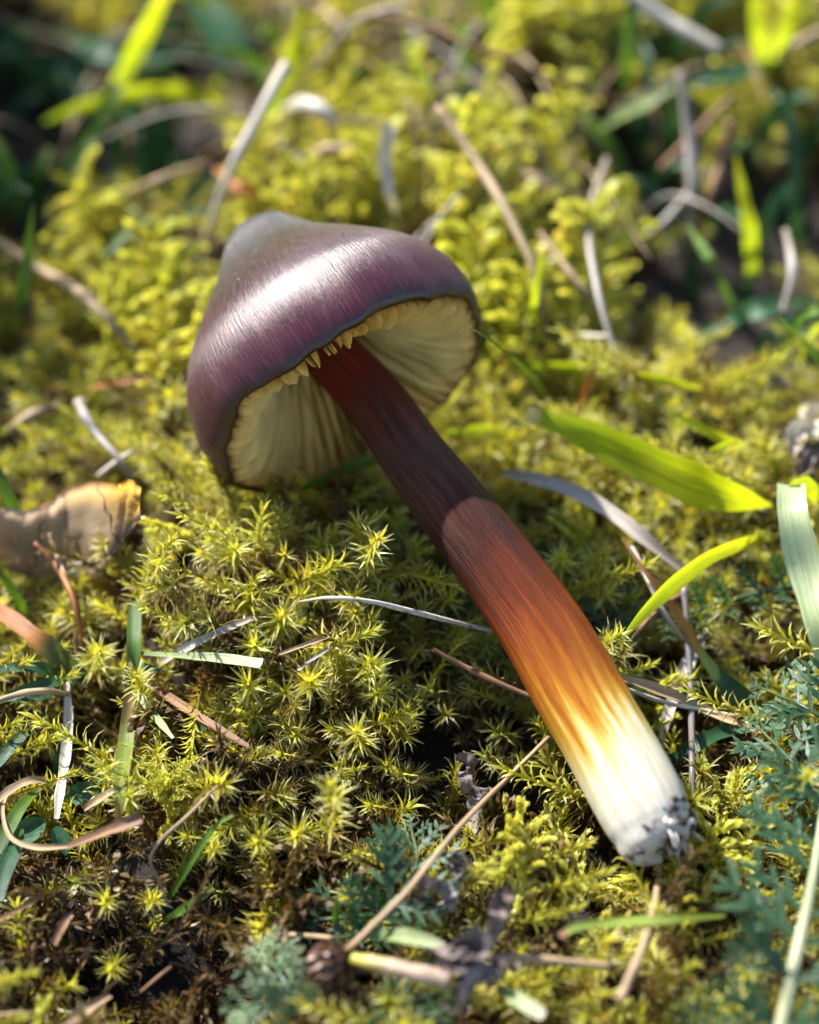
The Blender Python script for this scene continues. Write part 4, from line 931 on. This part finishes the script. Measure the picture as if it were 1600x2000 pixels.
# ------------------------------------------------------------------ yarrow
def lobe(p, d, side, nrm, L, w, fold=.25):
    """one pointed lobe of a leaflet"""
    t = np.array([0, .3, .6, 1.0]); wf = np.array([.45, 1.0, .8, 0])
    V = []; U = []; F = []
    for k in range(4):
        c = p+d*(L*t[k])-nrm*(.10*L*t[k]**2)
        for a in (-1, 0, 1):
            V.append(c+side*(w/2*wf[k]*a)+nrm*(fold*w/2*wf[k]*abs(a))); U.append(((a+1)/2, t[k]))
    return np.array(V), grid_faces(3, 4), np.array(U)
def leaflet_mesh(seed, mat, lobes=3):
    r = np.random.default_rng(seed); parts = []
    X = np.array([1.0, 0, 0]); Y = np.array([0, 1.0, 0]); Z = np.array([0, 0, 1.0])
    parts.append(lobe(X*0, X, Y, Z, 1.0, .13))
    for k in range(lobes):
        s = .22+.5*k/max(lobes-1, 1)
        for sg in (-1, 1):
            a = sg*r.uniform(.6, .9); d = X*math.cos(a)+Y*math.sin(a)+Z*r.normal(.08, .15); d = unit(d)
            sd = unit(np.cross(Z, d)); nn = np.cross(d, sd)
            L = (.36-.12*k/lobes)*r.uniform(.8, 1.2)
            parts.append(lobe(X*s, d, sd, nn, L*1.15, .095))
            if k < 0:
                d2 = unit(d*math.cos(.6)+sd*sg*-.6+Z*.1); sd2 = unit(np.cross(Z, d2))
                parts.append(lobe(X*s+d*L*.45, d2, sd2, Z, L*.5, .10))
    v, f, u = join_arrays(parts)
    return mk_mesh('leaflet', v, f, u, M[mat])
LEAFLETS = {m: [leaflet_mesh(40+i, m) for i in range(4)] for m in ('yarrow', 'yarrow_pale')}
def yarrow(label, pts, n, ll, mat='yarrow', rw=10, sides=(-1, 1), seed=0, up=.35, rach='yarrow', tipmin=.35, absz=False, fwd=.55, basemin=.6):
    r = np.random.default_rng(seed+77)
    W3 = np.array([P(*q) if absz else on(*q) for q in pts]); C = catmull(W3, 24)
    root = bpy.data.objects.new('yarrow_leaf', None); COL.objects.link(root); root.location = Vector(W3[0])*CM; root.empty_display_size = .005
    tag(root, label, 'yarrow leaf')
    dep = (C[12]-CAM) @ FWD; k = dep/FPX
    v, f, u = tube_arrays(C, np.linspace(rw, rw*.4, 24)*k/2, 6)
    link('rachis', mk_mesh('rachis', v-W3[0], f, u, M[rach]), root)
    nref = unit(np.array([0, -.45, .9])); T, S, Nn = frames(C, nref)
    for i in range(n):
        s = .08+.9*i/(n-1); j = int(s*23)
        L = ll*k*np.interp(s, [0, .35, .75, 1], [basemin, 1, .85, tipmin])
        for sg in sides:
            d = unit(T[j]*(fwd+r.normal(0, .12))+S[j]*sg*.85+Nn[j]*(up+r.normal(0, .25)))
            y = unit(np.cross(Nn[j], d)); z = np.cross(d, y)
            m = Matrix((( d[0], y[0], z[0]), (d[1], y[1], z[1]), (d[2], y[2], z[2]))).to_quaternion()
            o = link('leaflet', LEAFLETS[mat][int(r.integers(4))], root, C[j]-W3[0]+r.normal(0, .01, 3))
            o.rotation_mode = 'QUATERNION'; o.rotation_quaternion = m; sc = L*r.uniform(.85, 1.15); o.scale = (sc, sc, sc)
    # end lobe
    d = T[-1]; y = unit(np.cross(Nn[-1], d)); z = np.cross(d, y)
    o = link('leaflet', LEAFLETS[mat][0], root, C[-1]-W3[0]); o.rotation_mode = 'QUATERNION'
    o.rotation_quaternion = Matrix(((d[0], y[0], z[0]), (d[1], y[1], z[1]), (d[2], y[2], z[2]))).to_quaternion(); sc = ll*k*tipmin*1.2; o.scale = (sc, sc, sc)
yarrow('big feathery yarrow leaf with a thick pale midrib, lower right', [(1520,2040,.7),(1548,1900,.95),(1575,1780,1.1),(1597,1660,1.1),(1612,1540,1.0),(1618,1440,.8)], 9, 200, rw=30, seed=1, rach='yarrow_rachis', up=.15, fwd=.35)
yarrow('dark yarrow leaf above the big one at the right edge', [(1680,1640,.4),(1610,1560,.8),(1540,1480,.9),(1480,1420,.9)], 7, 130, seed=2, rw=13, up=.2)
yarrow('dark yarrow leaf reaching in at the right edge under the pale blade', [(1690,1450,.4),(1620,1410,.8),(1560,1375,.95),(1490,1345,.9)], 7, 120, seed=9, rw=12, up=.2)
yarrow('small yarrow leaf with a lying stalk under the slanting lime blade', [(1590,1140,.3),(1520,1150,.4),(1430,1172,.45),(1330,1203,.45),(1225,1232,.35)], 7, 90, seed=3, rw=14, up=.9, tipmin=.5)
yarrow('teal yarrow leaf beside the seed head stalk', [(700,1840,.15),(745,1785,.35),(790,1735,.45),(815,1680,.5),(805,1625,.45)], 7, 140, seed=4, rw=16, up=.3)
yarrow('teal yarrow leaf lying left under the tiny green stub', [(760,1790,.05),(700,1790,.25),(640,1795,.35),(590,1800,.3)], 5, 100, seed=5, rw=12, up=.3)
yarrow('frosty pale young yarrow leaf left of the seed head', [(600,1985,.1),(570,1940,.4),(540,1890,.65),(520,1850,.75)], 8, 90, mat='yarrow_pale', seed=6, rw=12, up=.7)
yarrow('frosty yarrow leaf in the lower edge beside the pale one', [(600,2000,.1),(550,1975,.35),(500,1960,.5),(450,1970,.5)], 6, 75, mat='yarrow_pale', seed=7, rw=11, up=.6)
yarrow('dark yarrow leaf under the pink stem, lower edge', [(690,2020,.2),(760,1975,.3),(830,1945,.35),(900,1925,.3)], 7, 80, seed=8, rw=12, up=.2)
yarrow('shaded yarrow leaf in the dark left of the orange stem', [(930,1330,-.1),(905,1260,.1),(885,1200,.2),(870,1150,.2)], 6, 70, seed=10, rw=10, up=.3)
yarrow('shaded yarrow leaf close to the right flank of the orange stem', [(1160,1290,-.1),(1170,1240,.2),(1200,1190,.3),(1230,1160,.3)], 6, 75, seed=11, rw=10, up=.4)
yarrow('dark feathery leaf at the lower right below the lime corner blade', [(1330,2020,.3),(1400,1970,.5),(1450,1900,.6),(1480,1840,.6)], 8, 80, seed=12, rw=10, up=.3)

# ------------------------------------------------------------------ small round leaves
def round_leaf(px, py, dz, wpx, hpx, ang, label, mat='round_leaf'):
    c = on(px, py, dz); k = ((c-CAM) @ FWD)/FPX; w = wpx*k/2; h = hpx*k/2
    n = unit(np.array([.1, -.55, .8])); ex = unit(np.cross([0, .8, .55], n)); ey = np.cross(n, ex)
    ex2 = ex*math.cos(ang)+ey*math.sin(ang); ey2 = -ex*math.sin(ang)+ey*math.cos(ang)
    V = []; U = []; nr, na = 5, 20
    for j in range(nr):
        s = j/(nr-1)
        for i in range(na):
            a = 2*math.pi*i/na; rr_ = s*(1+.06*math.sin(2*a+1))
            x, y = math.cos(a)*rr_, math.sin(a)*rr_*(1-.12*math.cos(a))
            V.append(c+ex2*x*w+ey2*y*h+n*(.18*w*abs(y)+.1*w*s*s-.1*w*x*x)); U.append((.5+y/2, .5+x/2))
    F = grid_faces(na, nr, True)
    root = link('round_leaf', mk_mesh('round_leaf', np.array(V)-c, F, np.array(U), M[mat]), None, c)
    tag(root, label, 'leaf')
    Cc = catmull([c-ex2*w, c-ex2*w*1.8-n*.15, c-ex2*w*2.0-n*.7], 8)
    v, f, u = tube_arrays(Cc, np.full(8, .022), 5); link('leaf_stalk', mk_mesh('leaf_stalk', v-c, f, u, M['round_leaf']), root)
round_leaf(163, 1548, .3, 60, 44, .2, 'small round green leaf in the dark hollow, lower one')
round_leaf(205, 1505, .4, 52, 56, 1.2, 'small round green leaf touching the mottled stem, upper one')
round_leaf(60, 1620, .1, 60, 50, .5, 'dim green round leaf under the curled straw loop')
round_leaf(120, 1640, .15, 54, 40, 2.0, 'dim green round leaf behind the straw loop end')
round_leaf(265, 220, .2, 120, 110, .9, 'blurred round dull leaf under the arching lime blade', 'dead_leaf')
round_leaf(140, 150, .2, 110, 110, .2, 'blurred olive round leaf in the dark hollow')
round_leaf(1075, 1100, .0, 90, 70, .4, 'shaded smooth green leaf hidden beyond the dark stem')
round_leaf(385, 1415, .1, 44, 40, .4, 'small pale olive round leaf under the brown dry blade', 'round_leaf')

# ------------------------------------------------------------------ fallen dead leaf
def dead_leaf():
    top = [(-40,985,1.45),(8,1000,1.4),(50,1006,1.45),(95,985,1.65),(130,962,1.8),(185,948,1.85),(225,952,1.8),(250,944,1.75),(272,958,1.6)]
    bot = [(-40,1090,.5),(10,1112,.5),(60,1128,.5),(110,1134,.55),(150,1128,.6),(190,1114,.65),(226,1082,.8),(245,1050,1.0),(276,1014,1.2)]
    jit = np.random.default_rng(9)
    A = catmull([on(*q) for q in top], 26)+jit.normal(0, .010, (26, 3)); B = catmull([on(*q) for q in bot], 26)
    nv = 14; V = []; U = []
    r = np.random.default_rng(4)
    for j in range(nv):
        s = j/(nv-1)
        for i in range(26):
            p = B[i]*(1-s)+A[i]*s
            bulge = .03*math.sin(s*math.pi) + (.02*r.normal() if s in (0, 1) else 0) + .05*math.sin(i*.8+s*3)+.035*math.sin(i*1.9-s*7)+.03*r.normal()*.5
            p = p+np.array([0, -.5, .6])*bulge
            if s > .85: p = p+np.array([0, .9, -.3])*(s-.85)*.9
            V.append(p); U.append((i/25, s))
    off = on(130, 1110, 0)
    v = np.array(V)-off; n = unit(np.array([0, -.6, .8]))
    v2 = v-n*.02; F = grid_faces(26, nv); m0 = len(v)
    ring = [j for j in range(26)]+[26*j+25 for j in range(1, nv)]+[26*(nv-1)+i for i in range(24, -1, -1)]+[26*j for j in range(nv-2, 0, -1)]
    F2 = [tuple(reversed([i+m0 for i in f])) for f in F]+[(ring[i], ring[(i+1) % len(ring)], ring[(i+1) % len(ring)]+m0, ring[i]+m0) for i in range(len(ring))]
    root = bpy.data.objects.new('fallen_leaf', None); COL.objects.link(root); root.location = Vector(off)*CM; root.empty_display_size = .005
    tag(root, 'fallen brown autumn leaf with an orange corner left of the mushroom', 'leaf')
    me = mk_mesh('leaf_sheet', np.vstack([v, v2]), F+F2, np.array(U+U), M['dead_leaf'])
    link('leaf_sheet', me, root)
    for (i0, i1) in ((13, 12), (6, 9), (20, 16)):
        Cv = np.array([v[26*j+int(round(i0+(i1-i0)*j/(nv-1)))] for j in range(nv)])+n*.008
        a, f, u = tube_arrays(Cv, np.linspace(.022, .010, nv), 5); link('vein', mk_mesh('vein', a, f, u, M['dry_brown']), root)
dead_leaf()

# ------------------------------------------------------------------ withered curled leaves
def withered(label, pts, wid, seed, mat='withered', crumple=.5):
    r = np.random.default_rng(seed)
    W3 = np.array([on(*q) for q in pts]); C = catmull(W3, 40)
    dep = np.array([(c-CAM) @ FWD for c in C]); w = lerp_list(wid, 40)*dep/FPX
    C = C+np.cumsum(r.normal(0, .012, (40, 3)), 0)
    v, f, u = ribbon_arrays(C, w, unit(np.array([.2, -.6, .75])), .3, np.cumsum(r.normal(0, .35, 40)), 9, .9)
    nn = r.normal(0, 1, (len(v)//9, 9))*.5
    k = np.repeat(w, 9)[:, None]
    v = v+r.normal(0, 1, v.shape)*k*.05*crumple
    tag(link('withered_leaf', mk_mesh('withered_leaf', v-W3[0], f, u, M[mat]), None, W3[0]), label, 'withered leaf')
withered('grey withered leaf curling upwards left of the golden moss', [(985,1740,1.0),(992,1790,1.05),(975,1830,1.0),(945,1850,.9)], [24,46,40,26], 1)
withered('grey crumpled leaf at the end of the pink stem', [(865,1870,.7),(905,1850,.95),(945,1862,.95),(925,1895,.8),(880,1900,.7)], [40,56,60,50,30], 2)
withered('grey crumpled leaf lowest in front of the pink stem end', [(885,1945,.6),(930,1925,.85),(985,1915,.85),(1000,1880,.8)], [44,60,56,30], 3)
withered('small dark curled leaf standing in the shade left of the stem', [(893,1480,.55),(915,1500,.6),(925,1540,.55),(935,1590,.4),(925,1640,.2)], [24,40,38,34,14], 4)
withered('dark curled leaf beside the teal yarrow leaf', [(860,1690,.35),(895,1675,.5),(920,1700,.45),(895,1730,.35)], [20,34,32,20], 5)
withered('second dark curled leaf under the seed head stalk', [(800,1770,.35),(835,1752,.5),(870,1765,.45),(850,1790,.3)], [18,32,32,18], 6)
withered('black curled leaf edge below the lime blade with pink tip', [(1195,1890,.4),(1200,1860,.5),(1225,1835,.5),(1250,1830,.3)], [14,30,30,14], 7, 'seed')
withered('pale withered scrap at the right edge beyond the lime blade', [(1545,880,.5),(1560,840,.7),(1590,815,.8),(1630,820,.6)], [24,50,56,40], 8, 'dry_white')
withered('brown withered scrap below the pale one at the right edge', [(1560,950,.3),(1580,905,.5),(1600,880,.5)], [24,36,30], 9)
withered('reddish scrap of dead leaf between foot and yarrow', [(1395,1590,.2),(1420,1570,.3),(1460,1560,.3)], [14,24,12], 10, 'dry_brown')
withered('brown dead scrap under the moss runner', [(190,1830,.1),(175,1790,.25),(160,1760,.3)], [14,30,20], 12, 'dry_brown')

# ------------------------------------------------------------------ dried seed head on its stalk
def seed_head():
    pts = [(1072,1440,.55),(1000,1512,.8),(900,1612,.95),(800,1735,.9),(725,1812,.8),(690,1846,.72)]
    W3 = [on(*q) for q in pts]; C = catmull(W3, 30)
    dep = np.array([(c-CAM) @ FWD for c in C]); w = np.linspace(9, 15, 30)*dep/FPX
    c0 = on(651, 1882, .6)
    root = bpy.data.objects.new('dried_flower_stalk', None); COL.objects.link(root); root.location = Vector(c0)*CM; root.empty_display_size = .005
    tag(root, 'long straight dried stalk with a round dark brown seed head', 'seed head')
    C[-1] = c0+unit(C[-1]-c0)*.2
    v, f, u = tube_arrays(C, w/2, 8, wob=.06); link('stalk', mk_mesh('stalk', v-c0, f, u, M['dry_tan']), root)
    R = .235; nl, na = 8, 12; V = []
    ax = unit(C[-1]-c0); e1 = unit(np.cross(ax, [0, 0, 1])); e2 = np.cross(ax, e1); r = np.random.default_rng(2)
    for j in range(nl):
        th = math.pi*j/(nl-1)
        for i in range(na):
            a = 2*math.pi*i/na; k = R*(.88+.12*r.random())
            V.append(ax*math.cos(th)*k+(e1*math.cos(a)+e2*math.sin(a))*math.sin(th)*k)
    head = link('seed_head', mk_mesh('seed_head', np.array(V), grid_faces(na, nl, True), np.zeros((len(V), 2)), M['seed']), root)
    X, Y, Z = np.eye(3); lv, lf, lu = lobe(X*0, X, Y, Z, 1.0, .75, .5); me = mk_mesh('scale', lv, lf, lu, M['seed'])
    for i in range(60):
        zz = 1-2*(i+.5)/60; a = i*2.39996; rr_ = math.sqrt(1-zz*zz)
        n = ax*zz+(e1*math.cos(a)+e2*math.sin(a))*rr_
        d = unit(-ax+n*(n @ ax)+n*.55+r.normal(0, .15, 3)) if abs(zz) < .97 else unit(-ax*.3+n)
        y = unit(np.cross(n, d)); z = np.cross(d, y)
        o = link('scale', me, head, n*R*.93); o.rotation_mode = 'QUATERNION'
        o.rotation_quaternion = Matrix(((d[0], y[0], z[0]), (d[1], y[1], z[1]), (d[2], y[2], z[2]))).to_quaternion(); s = r.uniform(.10, .16); o.scale = (s, s, s)
seed_head()

# ------------------------------------------------------------------ grass in the blurred background and around the picture
def background_grass():
    r = np.random.default_rng(31)
    for k in range(520):
        x, y = r.uniform(-12, 12), r.uniform(2, 18)
        px, py, _ = project((x, y, 0)); 
        if not (-60 < px < 1660 and -60 < py < 480) or (380 < px < 1000 and py > 300): continue
        z = float(soil(x, y)); a = r.uniform(0, 6.28); L = r.uniform(1.2, 2.6); le = r.uniform(.3, 1.6)
        p = np.array([x, y, z]); d = np.array([math.cos(a), math.sin(a), 0])
        C = catmull([p, p+d*le*.3+[0, 0, L*.55], p+d*le*.75+[0, 0, L*.85], p+d*le*1.2+[0, 0, L*.9]], 14)
        if (k % 4 == 0) or (px < 480 and k % 3) or (px > 1250 and k % 2):
            v, f, u = ribbon_arrays(C, np.array(lerp_list([.2, .24, .2, .02], 14)), np.array([d[0]*.2, -.6, .75]), .2)
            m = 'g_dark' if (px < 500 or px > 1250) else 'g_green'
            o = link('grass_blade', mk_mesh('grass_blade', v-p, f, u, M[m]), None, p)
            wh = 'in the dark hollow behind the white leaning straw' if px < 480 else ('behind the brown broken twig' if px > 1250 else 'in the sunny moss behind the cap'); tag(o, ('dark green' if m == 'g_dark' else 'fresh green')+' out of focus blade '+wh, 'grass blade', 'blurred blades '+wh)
        else:
            L = r.uniform(2.0, 5.5); hz = float(canopy(x, y))+.15; C = catmull([[x, y, hz-.6], [x+d[0]*L*.3, y+d[1]*L*.3, hz+.5], [x+d[0]*L*.65, y+d[1]*L*.65, hz+.75], [x+d[0]*L, y+d[1]*L, hz+r.uniform(-.3, 1.0)]], 14)
            v, f, u = tube_arrays(C, lerp_list([.03, .04, .02], 14)*r.uniform(.4, 1.15), 6)
            o = link('dry_stalk', mk_mesh('dry_stalk', v-p, f, u, M[['dry_tan', 'dry_grey', 'dry_brown'][k % 3]]), None, p)
            wh = 'across the dark hollow behind the white leaning straw' if px < 480 else ('near the brown broken twig' if px > 1250 else ('behind the long tan bent stalk' if px > 860 else 'in the sunny moss straight behind the cap')); tag(o, ['tan', 'grey', 'brown'][k % 3]+' out of focus thin dry stalk '+wh, 'dry stalk', 'blurred stalks '+wh)
    # meadow grass outside the picture, with tufts added for shade, as one mass
    mats = ['g_green', 'g_dark', 'g_lime', 'dry_tan']; ms = []
    for i in range(6):
        parts = []
        for b in range(7):
            a = r.uniform(0, 6.28); d = np.array([math.cos(a), math.sin(a), 0]); L = r.uniform(1.6, 4.2); le = r.uniform(.5, 2.0); o = r.normal(0, .25, 3)*[1, 1, 0]
            C = catmull([o, o+d*le*.25+[0, 0, L*.55], o+d*le*.7+[0, 0, L*.9], o+d*le*1.2+[0, 0, L*.92]], 9)
            parts.append(ribbon_arrays(C, lerp_list([.2, .26, .2, .02], 9), np.array([d[0]*.2, -.6, .75]), .2, 0, 3))
        v, f, u = join_arrays(parts); ms.append(mk_mesh('grass_tuft', v, f, u, M[mats[i % 4]]))
    it = []
    while len(it) < 900:
        x, y = r.uniform(-60, 60), r.uniform(-30, 110)
        px, py, dep = project((x, y, 0)); px2, py2, _ = project((x, y, 4.0))
        if dep > 1 and (-250 < px < 1850 and -150 < py < 2300): continue
        if dep > 1 and -200 < px2 < 1800 and py2 > -60: continue
        if np.hypot(x, y+17) < 9: continue
        it.append(((x, y, float(soil(x, y))), (0, 0, r.uniform(0, 6.28)), r.uniform(.7, 1.3), int(r.integers(6))))
    n0 = len(it)
    while len(it) < n0+170:  # unseen tall tufts added at the back left to shade that corner
        x, y = r.uniform(-17, -8), r.uniform(5, 24); sc = r.uniform(1.4, 2.2)
        if project((x, y, 0))[0] > -260 or project((x, y, 5))[0] > -260: continue
        it.append(((x, y, float(soil(x, y))), (0, 0, r.uniform(0, 6.28)), sc, int(r.integers(6))))
    for q in range(90):  # more unseen tufts added behind the right side to cast shade there
        x, y = r.uniform(1.5, 12), r.uniform(16.3, 21)
        it.append(((x, y, float(soil(x, y))), (0, 0, r.uniform(0, 6.28)), r.uniform(1.0, 1.6), int(r.integers(6))))
    gn_stuff('meadow_and_shade_grass', 'short meadow grass around the moss patch plus unseen tufts added for shade', it, ms)
background_grass()
